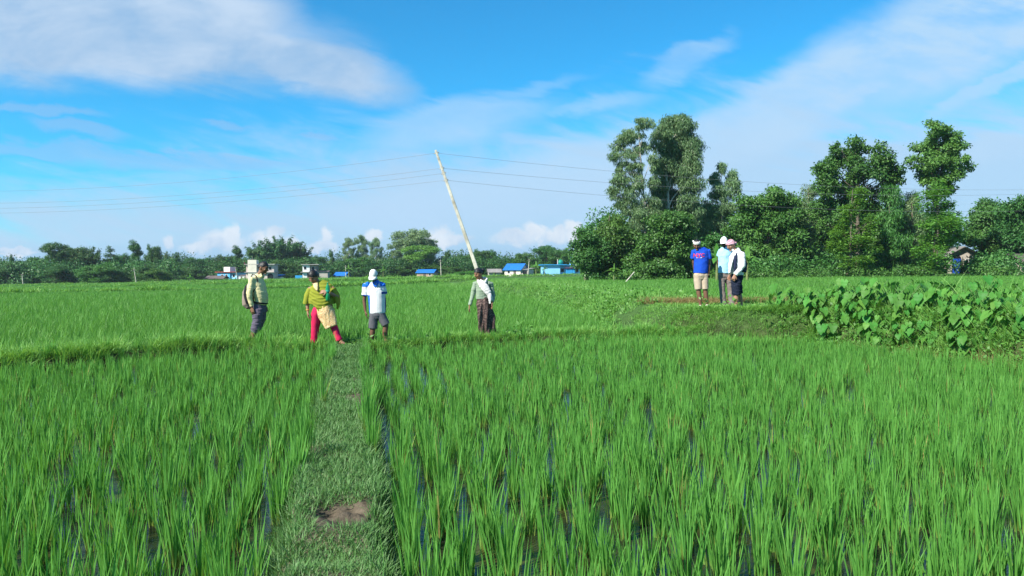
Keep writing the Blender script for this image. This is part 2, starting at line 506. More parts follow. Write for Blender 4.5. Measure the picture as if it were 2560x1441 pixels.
WATER_Z = -.165
def make_water():
    mb = MB(); mb.box(-30, 14, -6, 18.4, WATER_Z - .3, WATER_Z)
    m_, t, out = new_mat('paddy_water')
    co = obj_co(t)
    n = t.noise(t.xyz(*[t.m('MULTIPLY', s_, k) for s_, k in zip((lambda q: (t.t.links.new(co, q.inputs[0]), q.outputs)[1])(t.n('ShaderNodeSeparateXYZ')), (9, 26, 1))]), 1.0, 3, .55, .8)
    alg = t.ss(t.noise(co, 1.6, 5, .65, .5), .45, .68)
    c = t.mix(alg, (.012, .014, .010), (.050, .058, .014))
    principled(t, out, c, t.mix(alg, (.10,) * 3, (.4,) * 3), .3, (n, .30, .015))
    tag(mb.build('water', m_), kind='structure')
make_water()

# ------------------------------------------------------------------ distant hills
def make_hills():
    th = np.radians(np.linspace(-60, 60, 240)); prof = np.linspace(0, 1, 9)
    V = []
    for a in th:
        u_ = math.tan(a) if abs(a) < 1.2 else 2
        hgt = 22 + 15 * float(fbm(np.array([a * 5.0]), np.array([.3]), 5)[0]) + 4 * math.sin(a * 3 + 1)
        for p in prof:
            d = 1340 + 150 * p + 20 * float(vnoise(np.array([a * 30]), np.array([p * 3]))[0])
            V.append((d * math.sin(a), d * math.cos(a), -4 + hgt * math.sin(p * math.pi / 2) ** .8))
    n = len(prof); i = np.arange(len(th) - 1)[:, None] * n; j = np.arange(n - 1)[None, :]
    F = np.stack([i + j, i + n + j, i + n + j + 1, i + j + 1], -1).reshape(-1, 4)
    me = np_mesh('hills', np.array(V), F)
    m_ = mat_noise('hill_forest', (.03, .07, .03), (.05, .10, .045), .01, 1.0, .0, .5, 3)
    tag(link('hills', me, m_), kind='structure')
make_hills()

# ------------------------------------------------------------------ rice
M_RICE = mat_leaf('rice_blade', (.074, .240, .038), (.142, .365, .066), (.26, .31, .07), .36, .52, .22, 0.0, (.42, .02), True)
M_RICE_FAR = mat_leaf('rice_blade_open_field', (.080, .245, .036), (.150, .360, .060), None, .36, .5, .3, 0.0)

def grid_pts(x0, x1, y0, y1, sx, sy, rot=0.0, jit=.2):
    L = max(x1 - x0, y1 - y0) * 1.5
    cx, cy = (x0 + x1) / 2, (y0 + y1) / 2
    nx, ny = int(L / sx), int(L / sy)
    a, b = np.meshgrid((np.arange(nx) - nx / 2) * sx, (np.arange(ny) - ny / 2) * sy, indexing='ij')
    a = a + .05 * np.sin(b * .9 + a * 2) + rng.normal(0, jit * sx, a.shape); b = b + rng.normal(0, jit * sy, b.shape)
    c, s_ = math.cos(rot), math.sin(rot)
    x = cx + a * c - b * s_; y = cy + a * s_ + b * c
    k = (x > x0) & (x < x1) & (y > y0) & (y < y1)
    return x[k], y[k]
def in_view(x, y, pad=.10, extra=1.2):
    return np.abs(x) < (y * (.70 + pad) + extra)

def tufts(x, y, nb, hmin, hmax, width, seg, spread, lean, bend, zoff=0.0, hscale=None):
    N = len(x)
    if N == 0: return np.zeros((0, 3)), np.zeros((0, 4), int), {'h': np.zeros(0), 'r': np.zeros(0)}
    k = rng.integers(max(1, int(nb * .6)), int(nb * 1.4) + 1, N)
    i = np.repeat(np.arange(N), k); M = len(i)
    ang = rng.uniform(0, 2 * np.pi, M); rad = np.abs(rng.normal(0, spread, M))
    hx = (1.0 + rng.normal(0, .13, N)) * (hscale if hscale is not None else 1.0)
    bx, by = x[i] + np.cos(ang) * rad, y[i] + np.sin(ang) * rad
    P = np.stack([bx, by, zt(x, y)[i] + zoff], -1)
    L = rng.uniform(hmin, hmax, M) * hx[i]
    ln = np.clip(rng.normal(lean, lean * .6, M), .0, .9); bd = np.clip(rng.normal(bend, bend * .7, M), 0, 1.1)
    # a light breeze from the left, and tufts splay outward
    ang2 = ang + rng.normal(0, .5, M)
    V, F, h, idx = blades(P, ang2, L, width * rng.uniform(.7, 1.25, M), ln, bd, seg, rng.normal(0, .7, M))
    tr = rng.uniform(0, 1, M) * .65 + rng.uniform(0, 1, N)[i] * .35
    return V, F, {'h': h, 'r': tr[idx]}

BUND_MARGIN = .20
def clear_of(x, y):
    return (np.abs(x - xP(y)) > .255 + .08 * vnoise(y * 2, x * 0) + .05 * sst(8, 4, y) * (x > xP(y)) + .16 * sst(5.2, 4.3, y) * (x < xP(y))) | (y > 15.0)
def height_patch(x, y): return 1.0 + .22 * fbm(x * .55, y * .55, 3)

def rice_near(side):
    parts = []
    x0, x1 = (-14, 2) if side < 0 else (-6, 12)
    x, y = grid_pts(x0, x1, 2.0, 18.2, .245, .185, .20, .15)
    ok = in_view(x, y) & (y < yX(x) - BUND_MARGIN) & clear_of(x, y) & ((x < xP(y)) if side < 0 else (x > xP(y))) & (x < xE(y) - .55 + .2 * vnoise(y * 1.3, x))
    gap = fbm(x * .9 + 3 * side, y * .9, 3)
    ok &= ~((gap < -.50) & (rng.uniform(0, 1, len(x)) < .8)) & (rng.uniform(0, 1, len(x)) > .07)
    x, y = x[ok], y[ok]
    hp = height_patch(x, y) * np.interp(y, [4, 14], [1.05, .80])
    for a, b, nb, wd, seg in ((0, 6, 36, .0118, 5), (6, 10, 32, .0122, 4), (10, 30, 26, .0135, 3)):
        k = (y >= a) & (y < b)
        parts.append(tufts(x[k], y[k], nb, .20, .41, wd, seg, .030, .09, .07, 0, hp[k]))
    V, F, A = merge(parts)
    o = link('rice', np_mesh('rice', V, F, A), M_RICE)
    return o
tag(rice_near(-1), 'young green rice standing in shallow water left of the narrow path', 'rice', kind='stuff')
tag(rice_near(1), 'young green rice in the wide flooded paddy right of the narrow path', 'rice', kind='stuff')

def rice_middle():
    parts = []
    for (a, b, sx, nb, wd, seg, sp) in ((12, 22, .22, 18, .0125, 3, .05), (22, 36, .28, 17, .017, 2, .08), (36, 60, .40, 16, .024, 2, .14), (60, 110, .70, 16, .042, 1, .28), (110, 210, 1.4, 14, .09, 1, .6)):
        x, y = grid_pts(-.8 * b, .5 * b, a, b, sx, sx, .3, .25)
        ok = in_view(x, y, .04) & (y > yX(x) + .5) & (x < xE(y) - .9 + .5 * vnoise(y * .7, x * .7))
        for pts, w_, _ in FAR_BUNDS: ok &= seg_dist(x, y, pts) > w_ * .9
        x, y = x[ok], y[ok]
        parts.append(tufts(x, y, nb, .30, .46, wd, seg, sp, .18, .15, 0, height_patch(x, y)))
    V, F, A = merge(parts)
    return link('rice', np_mesh('rice', V, F, A), M_RICE_FAR)
tag(rice_middle(), 'dense bright green rice filling the middle field behind the four people', 'rice', kind='stuff')

def rice_terrace():
    parts = []
    for (a, b, sx, nb, wd, seg, sp) in ((14, 34, .30, 12, .018, 2, .09), (34, 72, .5, 13, .032, 1, .2), (72, 130, 1.1, 12, .06, 1, .5)):
        x, y = grid_pts(-.15 * b, .85 * b, a, b, sx, sx, -.2, .3)
        ok = in_view(x, y, .04) & (x > xE(y) + 2.6 + .5 * vnoise(y * .7, x * .7))
        x, y = x[ok], y[ok]
        parts.append(tufts(x, y, nb, .13, .24, wd, seg, sp, .3, .3, 0, height_patch(x, y)))
    V, F, A = merge(parts)
    return link('rice', np_mesh('rice', V, F, A), M_RICE_FAR)
tag(rice_terrace(), 'short pale green rice on the raised terrace in front of the tall grove', 'rice', kind='stuff')

# ------------------------------------------------------------------ grass on path, bunds and banks
M_MOWN = mat_leaf('mown_grass', (.070, .20, .040), (.175, .285, .105), None, .25, .55, .4, 0.0)
M_GRASS = mat_leaf('bund_grass', (.125, .32, .058), (.24, .45, .10), None, .34, .5, .3, 0.0)
M_WEED = mat_leaf('broadleaf_weed', (.06, .19, .03), (.14, .32, .055), None, .35, .5, .35, 0.0)
M_DRY = mat_leaf('dry_grass', (.20, .15, .06), (.28, .24, .10), None, .3, .7, .1, 0.0)

def path_grass():
    n = 115000
    y = 2.2 + (15.0 - 2.2) * rng.uniform(0, 1, n) ** 1.25
    x = xP(y) + rng.uniform(-.40, .40, n)
    d = np.abs(x - xP(y))
    bare = sst(.27, .14, np.hypot((x + 1.03) * 1.1, (y - 4.42) * .8) + .16 * fbm(x * 6, y * 6, 3)) > rng.uniform(0, 1, n)
    dens = np.maximum(fbm(x * 3, y * 3, 3) + .36, np.where(np.abs(y - 5.25) < .55, .40, -1))
    k = ~bare & (rng.uniform(-.05, .5, n) < dens) & ((d < .34) | (rng.uniform(0, 1, n) < .4))
    x, y = x[k], y[k]; n = len(x); d = d[k]
    edge = sst(.14, .34, d)
    L = rng.uniform(.025, .075, n) * (1 + 1.5 * edge * rng.uniform(0, 1, n)) * np.interp(y, [4, 14], [1, 1.35])
    lie = rng.uniform(0, 1, n) < .42 * (1 - edge)
    lean = np.where(lie, rng.uniform(1.4, 3.0, n), rng.uniform(.1, .7, n))
    L = np.where(lie, L * .45, L)
    V, F, h, idx = blades(np.stack([x, y, zt(x, y) - .004], -1), rng.uniform(0, 6.28, n), L, rng.uniform(.004, .008, n) * np.interp(y, [4, 14], [1, 1.7]), lean, rng.uniform(0, .5, n), 2, rng.normal(0, .6, n))
    r = np.where(lie, rng.uniform(.5, 1, n), rng.uniform(0, .55, n))
    return link('grass', np_mesh('grass', V, F, {'h': h, 'r': r[idx]}), M_MOWN)
tag(path_grass(), 'short trampled pale grass and clippings on the narrow path between the paddies', 'grass', kind='stuff')

def bund_grass():
    parts = []
    n = 8200
    x = rng.uniform(-15, 6.4, n)
    y = yX(x) + rng.normal(.04, .36, n)
    hp = 1.0 + .5 * fbm(x * .9, y * .9, 3) + .25 * sst(-3.5, -5, x)
    k = ((np.abs(x - xP(y)) > .3) | (y > 14.7)) & (fbm(x * 1.3, y * 1.3 + 40, 2) > -.33) & ~((x > -4.4) & (x < -2.4) & (rng.uniform(0, 1, n) < .35))
    x, y, hp = x[k], y[k], hp[k]
    k = (x < 3.4) | (rng.uniform(0, 1, len(x)) < .5); x, y, hp = x[k], y[k], hp[k]
    hp = hp * np.where(x > 3.2, .32, 1.0) * np.where((x > -4.2) & (x < 0.5), .7, 1.0) * np.where((x > -5.9) & (x < -4.9), .6, 1.0)
    parts.append(tufts(x, y, 9, .10, .26, .013, 3, .14, .32, .5, 0, hp))
    V, F, A = merge(parts)
    return link('grass', np_mesh('grass', V, F, A), M_GRASS)
tag(bund_grass(), 'tangled long grass along the low bund under the feet of the four people', 'grass', kind='stuff')

def leaf_quads(P, D, Nn, L, W, fold=.15):
    """rhombic leaves: P base, D long axis, Nn normal (all (n,3)); returns V, F"""
    D = D / (np.linalg.norm(D, axis=1, keepdims=True) + 1e-9)
    Sd = np.cross(D, Nn); Sd /= np.linalg.norm(Sd, axis=1, keepdims=True) + 1e-9
    Nn = np.cross(Sd, D)
    L = L[:, None]; W = W[:, None]
    mid = P + D * L * .42
    V = np.stack([P, mid + Sd * W * .5 + Nn * W * fold, P + D * L - Nn * L * .08, mid - Sd * W * .5 + Nn * W * fold], 1).reshape(-1, 3)
    F = np.arange(len(P) * 4).reshape(-1, 4)
    return V, F
def rand_unit(n):
    d = rng.normal(0, 1, (n, 3)); return d / np.linalg.norm(d, axis=1, keepdims=True)

def broad_weeds(x, y, hmax, nl, L, seed_up=.6):
    """little leafy herbs: nl leaves each, spread over a low dome"""
    n = len(x); i = np.repeat(np.arange(n), nl); M = len(i)
    hh = hmax * rng.uniform(.4, 1.0, n)
    d = rand_unit(M); d[:, 2] = np.abs(d[:, 2])
    P = np.stack([x[i], y[i], zt(x, y)[i]], -1) + d * np.stack([hh[i] * .8, hh[i] * .8, hh[i]], -1) * rng.uniform(.35, 1, M)[:, None]
    D = d + rng.normal(0, .5, (M, 3)); D[:, 2] -= .3
    Nn = d * .6 + np.array([-.35, -.45, seed_up]) + rng.normal(0, .35, (M, 3))
    V, F = leaf_quads(P, D, Nn, L * rng.uniform(.6, 1.3, M), L * .6 * rng.uniform(.7, 1.2, M))
    r = np.repeat(rng.uniform(0, 1, M) * .6 + .4 * rng.uniform(0, 1, n)[i], 4)
    return V, F, {'h': np.ones(len(V)), 'r': r}

def weedy_banks():
    # tall weedy bank running back to the left from the corner where the three people stand
    parts = []
    n = 5200
    y = 17.5 + 60 * rng.uniform(0, 1, n) ** 1.7
    x = xE(y) + rng.normal(0, 1.0, n) * np.interp(y, [17, 60], [.75, 2.6]) + .4
    k = ~((x > 6.2) & (y < 20)) & ~((x > 2.8) & (y > 16.9) & (y < 22.0) & (rng.uniform(0, 1, n) < .85))
    x, y = x[k], y[k]
    hp = np.clip(1 + 1.0 * fbm(x * .5, y * .5, 3), .35, 2) * np.where((x > 2.4) & (y < 20), .3, 1.0)
    parts.append(tufts(x, y, 10, .12, .34, .018, 2, .09, .3, .5, 0, hp * np.interp(y, [17, 60], [.8, 1.25])))
    s_ = rng.uniform(0, 1, len(x)) < .4
    V, F, A = merge(parts)
    tag(link('weeds', np_mesh('weeds', V, F, A), M_GRASS), 'rough grass on the weedy bank running back behind the woman with the white scarf', 'weeds', kind='stuff')
    s_ &= ~((x > 2.4) & (y < 20)); xb, yb = x[s_], y[s_]
    V, F, A = merge([broad_weeds(xb, yb, .32, 13, .11)])
    tag(link('weeds', np_mesh('weeds', V, F, A), M_WEED), 'leafy broad-leaved weeds on the rough bank behind the woman with the white scarf', 'weeds', kind='stuff')
    # far dark bunds on the left
    parts = []
    for pts, wd, hh in FAR_BUNDS:
        for (ax, ay), (bx, by) in zip(pts, pts[1:]):
            m = int(math.hypot(bx - ax, by - ay) * 16)
            t = rng.uniform(0, 1, m)
            x = ax + (bx - ax) * t + rng.normal(0, wd * .5, m); y = ay + (by - ay) * t + rng.normal(0, wd * .5, m)
            parts.append(tufts(x, y, 8, .15, .55, .07, 2, .15, .4, .6, 0, np.clip(1 + 1.2 * fbm(x * .25, y * .25, 2), .3, 2)))
    V, F, A = merge(parts)
    tag(link('weeds', np_mesh('weeds', V, F, A), M_GRASS), 'dark weedy strip along the far bunds across the left of the field', 'weeds', kind='stuff')
    # dry brown grass where the three people stand
    n = 1500
    x = rng.uniform(3.7, 8.6, n); y = 20.7 + rng.normal(0, .6, n) - (x - 5) * .12
    V, F, A = tufts(x, y, 10, .07, .20, .016, 2, .10, .5, .6)
    tag(link('grass', np_mesh('grass', V, F, A), M_DRY), 'dry brown cut grass lying in a strip behind the three men', 'grass', kind='stuff')
    # short grass under the three people
    n = 2600
    x = rng.uniform(3.2, 8.6, n); y = rng.uniform(17.0, 21.5, n)
    k = (x > xE(y) - .5) & (np.abs(y - 20.6) > .7); x, y = x[k], y[k]
    V, F, A = tufts(x, y, 9, .03, .10, .014, 2, .07, .4, .5)
    tag(link('grass', np_mesh('grass', V, F, A), M_GRASS), 'short grass on the terrace corner under the three men', 'grass', kind='stuff')
    # low grass clothing the slope below the three men
    n = 3000
    x = rng.uniform(2.4, 6.7, n); y = rng.uniform(15.9, 17.9, n)
    hh = np.interp(y, [15.9, 16.7, 17.1, 17.9], [1.9, 1.5, .8, .55])
    V, F, A = tufts(x, y, 11, .06, .15, .012, 3, .08, .35, .5, 0, hh)
    tag(link('grass', np_mesh('grass', V, F, A), M_GRASS), 'green grass on the slope just below the three men', 'grass', kind='stuff')
    # herbs on the cross bund
    n = 260
    x = rng.uniform(-10, 6, n); y = yX(x) + rng.normal(0, .2, n)
    V, F, A = merge([broad_weeds(x, y, .14, 12, .06), broad_weeds(np.array([.02, .2, -.12, .3, -2.9, -2.75, -3.35, -2.4, 4.6, 5.2]), np.array([16.2, 16.35, 16.3, 16.4, 14.75, 14.85, 14.7, 14.9, 17.6, 17.4]), .36, 26, .10)])
    tag(link('weeds', np_mesh('weeds', V, F, A), M_WEED), 'small light green herbs scattered along the low bund', 'weeds', kind='stuff')
weedy_banks()
# ------------------------------------------------------------------ trees
def crown_np(clumps, kind, leaf, dens):
    """clumps: (n,6) centre + radii. Leaves are small folded faces spread through each clump, thicker near its skin"""
    Ps, Ds, Ns, Ls, Ws, rs = [], [], [], [], [], []
    for c in clumps:
        cx, cy, cz, rx, ry, rz = c
        vol = (rx * ry + rx * rz + ry * rz) / 3
        n = max(12, int(12.0 * dens * vol / (leaf * leaf)))
        d = rand_unit(n)
        rad = rng.uniform(.12, 1, n) ** .45
        rad *= 1 + .22 * np.sin(d[:, 0] * 5 + cx * 3) * np.sin(d[:, 2] * 6 + cy * 2) + rng.normal(0, .13, n)
        P = np.array([cx, cy, cz]) + d * rad[:, None] * np.array([rx, ry, rz])
        tone = rng.uniform(0, 1)
        if kind == 'droop':
            D = np.array([0, 0, -1.0]) + rng.normal(0, .38, (n, 3)) + d * .25
            Nn = d * .6 + rng.normal(0, .8, (n, 3))
            L = leaf * rng.uniform(.9, 2.0, n); W = leaf * rng.uniform(.22, .42, n)
        elif kind == 'flat':
            D = d * np.array([1, 1, .1]) + rng.normal(0, .5, (n, 3)) * np.array([1, 1, .35])
            Nn = np.array([0, 0, 1.0]) + rng.normal(0, .35, (n, 3)) + d * .3
            L = leaf * rng.uniform(.8, 1.5, n); W = leaf * rng.uniform(.4, .7, n)
        elif kind == 'feather':
            D = d * np.array([1, 1, .4]) + np.array([0, 0, -.45]) + rng.normal(0, .4, (n, 3))
            Nn = d + np.array([0, 0, .5]) + rng.normal(0, .6, (n, 3))
            L = leaf * rng.uniform(.9, 1.9, n); W = leaf * rng.uniform(.2, .36, n)
        else:
            D = rng.normal(0, .7, (n, 3)) + d * .5 + np.array([0, 0, -.35])
            Nn = d + np.array([0, 0, .45]) + rng.normal(0, .5, (n, 3))
            L = leaf * rng.uniform(.7, 1.35, n); W = leaf * rng.uniform(.45, .8, n)
        Ps.append(P); Ds.append(D); Ns.append(Nn); Ls.append(L); Ws.append(W)
        rs.append(np.clip(.55 * rng.uniform(0, 1, n) + .45 * tone, 0, 1))
    V, F = leaf_quads(np.concatenate(Ps), np.concatenate(Ds), np.concatenate(Ns), np.concatenate(Ls), np.concatenate(Ws))
    return V, F, np.repeat(np.concatenate(rs), 4)

def limb(a, b, r0, r1, k=6, wig=.06):
    a = np.asarray(a, float); b = np.asarray(b, float); t = np.linspace(0, 1, k)[:, None]
    L = np.linalg.norm(b - a)
    mid = np.zeros((k, 3)); mid[1:-1] = rng.normal(0, wig * L * .5, (k - 2, 3))
    sag = np.stack([np.zeros(k), np.zeros(k), .10 * L * np.sin(np.pi * t[:, 0])], -1)
    return a + (b - a) * t + mid * .5 + sag, r0 + (r1 - r0) * t[:, 0]

def trunk_np(H, lobes, r0, lean=(0, 0), hb=.25, top=.92, nmain=1):
    segs = []
    k = 10; t = np.linspace(0, 1, k)
    ax = np.stack([lean[0] * t + .012 * H * np.sin(t * 5 + lean[0]), lean[1] * t + .012 * H * np.cos(t * 4), H * top * t - .3 * (t == 0)], -1)
    segs.append((ax, r0 * (1 - .86 * t) * (1 + .5 * np.exp(-t * 18))))
    for c in lobes:
        zc = c[2]
        tt = np.clip((zc - max(c[5], .15 * H) * 1.1) / (H * top), hb, .85)
        p = np.array([np.interp(tt, t, ax[:, i]) for i in range(3)])
        segs.append(limb(p, (c[0], c[1], c[2] + .1 * c[5]), r0 * (1 - .8 * tt) * .5, r0 * .06, 6))
        for q in range(3):
            e = np.array([c[0], c[1], c[2]]) + rand_unit(1)[0] * np.array([c[3], c[4], c[5]]) * .75
            segs.append(limb((p + np.array(c[:3]) * 1.6) / 2.6, e, r0 * .12, r0 * .03, 4))
    return tubes_np(segs, 6)

LEAF = {
    'dark':   mat_leaf('leaf_dark', (.030, .105, .024), (.085, .205, .042), None, .28, .5, .35, .20),
    'mid':    mat_leaf('leaf_mid', (.040, .130, .026), (.115, .255, .048), None, .32, .5, .35, .18),
    'bright': mat_leaf('leaf_bright', (.075, .220, .032), (.165, .370, .058), None, .36, .5, .3, .12),
    'pale':   mat_leaf('leaf_pale', (.100, .190, .080), (.210, .320, .135), None, .30, .5, .4, .10),
    'euc':    mat_leaf('leaf_blue_green', (.070, .155, .062), (.190, .300, .120), None, .30, .45, .4, .08),
    'teal':   mat_leaf('leaf_teal', (.030, .102, .028), (.080, .195, .048), None, .26, .5, .35, .22),
}
BARK = mat_noise('bark_grey_brown', (.10, .08, .06), (.22, .19, .15), 5, .9, .1, .6, .03)
BARK_W = mat_noise('bark_pale', (.34, .31, .26), (.58, .54, .47), 3, .85, .15, .5, .02)
CULM = mat_noise('bamboo_culm', (.10, .14, .04), (.20, .22, .08), 4, .6, .3, .2, .01)

def subclumps(lobe, frac, n=None):
    """break a lobe up into smaller clumps that leave gaps between them"""
    cx, cy, cz, rx, ry, rz = lobe
    out = []
    n = n or 9
    for i in range(n):
        d = rand_unit(1)[0]
        rr = rng.uniform(.35, .88)
        s_ = frac * rng.uniform(.75, 1.25)
        out.append((cx + d[0] * rx * rr, cy + d[1] * ry * rr, cz + d[2] * rz * rr, rx * s_, ry * s_, rz * s_ * .85))
    return out

def hero_tree(name, label, lobes_px, d, base_px, kind, leafmat, leaf=.30, dens=2.6, bark=None, frac=.46, nsub=11, r0=.22, group='trees of the tall grove on the right', depth=.95, top=.92, droopz=1.0, trunk_top=None, hb=.25):
    """a grove tree whose foliage masses are given as seen in the photograph, at their true distance and size, with equal depth"""
    gx = at(base_px, 690, d).x
    root = empty(name, (gx, d, z1(gx, d) - .05))
    tag(root, label, 'tree', group)
    oz = root.location.z
    lobes = []
    for i, l in enumerate(lobes_px):
        px, py, a, b = l[:4]
        p = at(px, py, d); k = d / FPX
        dy = (l[4] if len(l) > 4 else rng.uniform(-.5, .5)) * a * k * 1.3
        a *= 1.10; b *= 1.08
        lobes.append((p.x - gx, dy, p.z - oz, a * k, (a * .6 + b * .4) * k * depth, b * k))
    H = max(l[2] + l[5] for l in lobes)
    cl = []
    for l in lobes: cl += subclumps(l, frac, nsub)
    V, F, r = crown_np(cl, kind, leaf, dens)
    ground = .12
    V[:, 2] = np.maximum(V[:, 2], ground)
    crown = link('crown', np_mesh('crown', V, F, {'r': r}, smooth=False), LEAF[leafmat], root)
    if trunk_top is not None:
        p = at(*trunk_top, d); lean = (p.x - gx, 0); HH = (p.z - oz); tt = 1.0
    else:
        xm = float(np.mean([l[0] for l in lobes])); lean = (xm * .8, 0); HH = H; tt = top
    V, F = trunk_np(HH, lobes, r0, lean, hb, tt)
    link('trunk', np_mesh('trunk', V, F), bark or BARK, root)
    return root

G1 = 'trees of the tall grove on the right'
hero_tree('tree', 'dark ivy-draped round tree closest to the bright blue house with the green tank', [(1462, 602, 30, 24), (1447, 640, 22, 36), (1470, 655, 32, 34), (1488, 625, 30, 40)], 72, 1465, 'broad', 'dark', 0.22, 2.8)
hero_tree('tree', 'bushy mid green tree under the left edge of the open eucalyptus crown', [(1505, 590, 40, 34), (1535, 560, 36, 32), (1495, 645, 45, 40), (1555, 600, 42, 40), (1545, 650, 50, 38)], 74, 1520, 'broad', 'mid', 0.25, 2.6)
hero_tree('eucalyptus', 'tall open eucalyptus with see-through drooping crown and thin bare limbs', [(1612, 312, 26, 18), (1580, 338, 28, 20), (1548, 362, 20, 18), (1602, 368, 22, 22), (1535, 392, 14, 20), (1592, 415, 22, 20), (1552, 452, 28, 20), (1535, 480, 18, 20), (1572, 488, 30, 24), (1545, 430, 14, 14), (1592, 540, 34, 34), (1622, 505, 26, 28), (1600, 590, 36, 34), (1575, 385, 22, 20), (1562, 345, 20, 16), (1592, 452, 24, 22), (1632, 400, 14, 30), (1638, 455, 16, 26), (1560, 520, 26, 26), (1640, 550, 30, 36), (1560, 415, 16, 16)], 76, 1612, 'droop', 'euc', 0.20, 2.0, BARK_W, .40, 15, .20, trunk_top=(1600, 320))
hero_tree('eucalyptus', 'tallest eucalyptus with full dense crown and long white trunk showing', [(1675, 312, 34, 24), (1712, 318, 24, 30), (1655, 350, 28, 36), (1700, 362, 46, 36), (1730, 400, 28, 46), (1690, 420, 42, 40), (1655, 410, 18, 30), (1722, 455, 34, 36), (1690, 480, 30, 30, 1.0), (1645, 470, 20, 34), (1718, 510, 34, 30), (1640, 520, 26, 30), (1680, 545, 40, 30), (1735, 545, 26, 30)], 78, 1672, 'droop', 'euc', 0.21, 2.7, BARK_W, .46, 17, .27, trunk_top=(1660, 310), hb=.35)
hero_tree('eucalyptus', 'smaller weeping eucalyptus right of the tallest one, feathery pointed top', [(1805, 418, 12, 18), (1790, 445, 16, 20), (1830, 440, 18, 20), (1795, 478, 24, 24), (1832, 470, 18, 26), (1812, 515, 26, 30), (1775, 530, 22, 28), (1790, 570, 30, 34), (1745, 575, 34, 34), (1720, 610, 30, 30)], 80, 1800, 'droop', 'pale', 0.20, 2.4, BARK_W, .44, 14, .16, trunk_top=(1806, 430))
hero_tree('tree', 'leafy green tree in front of the white eucalyptus trunk, left of the headband man', [(1665, 555, 46, 30), (1700, 585, 42, 30), (1640, 600, 46, 40), (1690, 635, 46, 34), (1620, 650, 46, 34), (1665, 665, 60, 26)], 69, 1660, 'broad', 'mid', 0.23, 2.6)
hero_tree('tree', 'dark shady tree directly behind the headband man and the white cap man', [(1760, 640, 44, 36), (1790, 615, 40, 36), (1735, 655, 36, 34), (1820, 650, 40, 40), (1790, 672, 50, 22)], 72, 1775, 'broad', 'dark', 0.23, 2.6)
hero_tree('tree', 'broad domed bushy tree rising behind the man in the pink check headscarf', [(1865, 520, 40, 36), (1905, 505, 36, 28), (1940, 500, 34, 30), (1975, 520, 34, 36), (1870, 570, 50, 40), (1930, 560, 50, 44), (1980, 570, 36, 44), (1885, 630, 56, 44), (1950, 630, 56, 44), (1915, 670, 66, 22)], 78, 1915, 'broad', 'mid', 0.27, 2.4)
hero_tree('tree', 'slender pale grey-green tree between the domed tree and the big broad one', [(2028, 478, 20, 26), (2010, 515, 22, 28), (2038, 535, 24, 34), (2015, 580, 30, 40), (2025, 630, 30, 44)], 82, 2020, 'feather', 'pale', 0.23, 2.2)
hero_tree('tree', 'largest broad leafy tree with a rounded peak, crossed by the wires', [(2142, 368, 40, 26), (2060, 435, 34, 32), (2230, 440, 26, 32), (2110, 395, 36, 30), (2180, 395, 36, 34), (2088, 370, 15, 20), (2090, 420, 34, 36), (2150, 430, 50, 40), (2210, 430, 30, 40), (2055, 465, 34, 34), (2105, 480, 50, 40), (2170, 490, 50, 40), (2225, 480, 24, 40), (2050, 520, 36, 36), (2200, 550, 46, 44), (2080, 560, 40, 40), (2195, 620, 40, 44)], 74, 2140, 'broad', 'mid', 0.26, 2.7, None, .40, 10, .30, trunk_top=(2145, 400))
hero_tree('tree', 'bright fresh green layered tree in front of the largest broad tree', [(2150, 480, 22, 24), (2152, 498, 24, 22), (2128, 530, 34, 26), (2165, 560, 30, 26), (2110, 580, 40, 28), (2150, 610, 42, 30), (2100, 625, 44, 30), (2130, 655, 50, 24)], 68, 2120, 'flat', 'bright', 0.23, 2.2, None, .40, 9, .16)
hero_tree('tree', 'narrow olive green tree with hanging foliage right of the largest broad tree', [(2228, 490, 22, 36), (2222, 545, 28, 36), (2230, 600, 34, 38), (2215, 645, 34, 30)], 72, 2224, 'droop', 'mid', 0.22, 2.3)
hero_tree('tree', 'grey-green slim tree left of the lone high crown', [(2282, 500, 24, 28), (2275, 545, 30, 36), (2290, 595, 34, 36), (2275, 640, 34, 30)], 74, 2280, 'feather', 'pale', 0.23, 2.3)
hero_tree('tree', 'lone tall tree with a dense rounded crown held high above the others', [(2335, 326, 34, 24), (2345, 378, 46, 40), (2350, 430, 40, 30), (2340, 480, 22, 26), (2378, 338, 26, 24), (2320, 365, 38, 24), (2370, 375, 42, 30), (2292, 405, 24, 20), (2335, 405, 40, 26), (2390, 415, 32, 28), (2360, 440, 38, 24), (2330, 450, 24, 18), (2375, 470, 22, 20)], 73, 2335, 'broad', 'mid', 0.24, 2.8, None, .40, 10, .24, trunk_top=(2350, 400), hb=.62)
hero_tree('tree', 'bright green spreading tree with tiers below the lone high crown', [(2345, 478, 26, 26), (2320, 500, 34, 28), (2355, 520, 30, 30), (2335, 560, 44, 30), (2385, 565, 34, 26), (2400, 590, 28, 22), (2345, 600, 44, 28), (2310, 640, 34, 34), (2335, 665, 28, 22)], 68, 2330, 'flat', 'bright', 0.23, 2.3, None, .40, 9, .18)
hero_tree('tree', 'dark green tree right of the arched house, sky just above its top', [(2450, 545, 34, 34), (2480, 520, 30, 26), (2460, 590, 46, 34), (2500, 575, 40, 40), (2470, 625, 36, 18), (2425, 575, 22, 40), (2445, 650, 18, 22, -1.2), (2400, 600, 30, 20, -1.0)], 84, 2475, 'broad', 'dark', 0.27, 2.5)
hero_tree('tree', 'big dark tree cut by the right edge of the photo', [(2530, 530, 36, 32), (2570, 520, 40, 34), (2530, 590, 46, 40), (2580, 580, 46, 50), (2550, 640, 30, 22), (2600, 640, 50, 40)], 80, 2570, 'broad', 'dark', 0.27, 2.5)

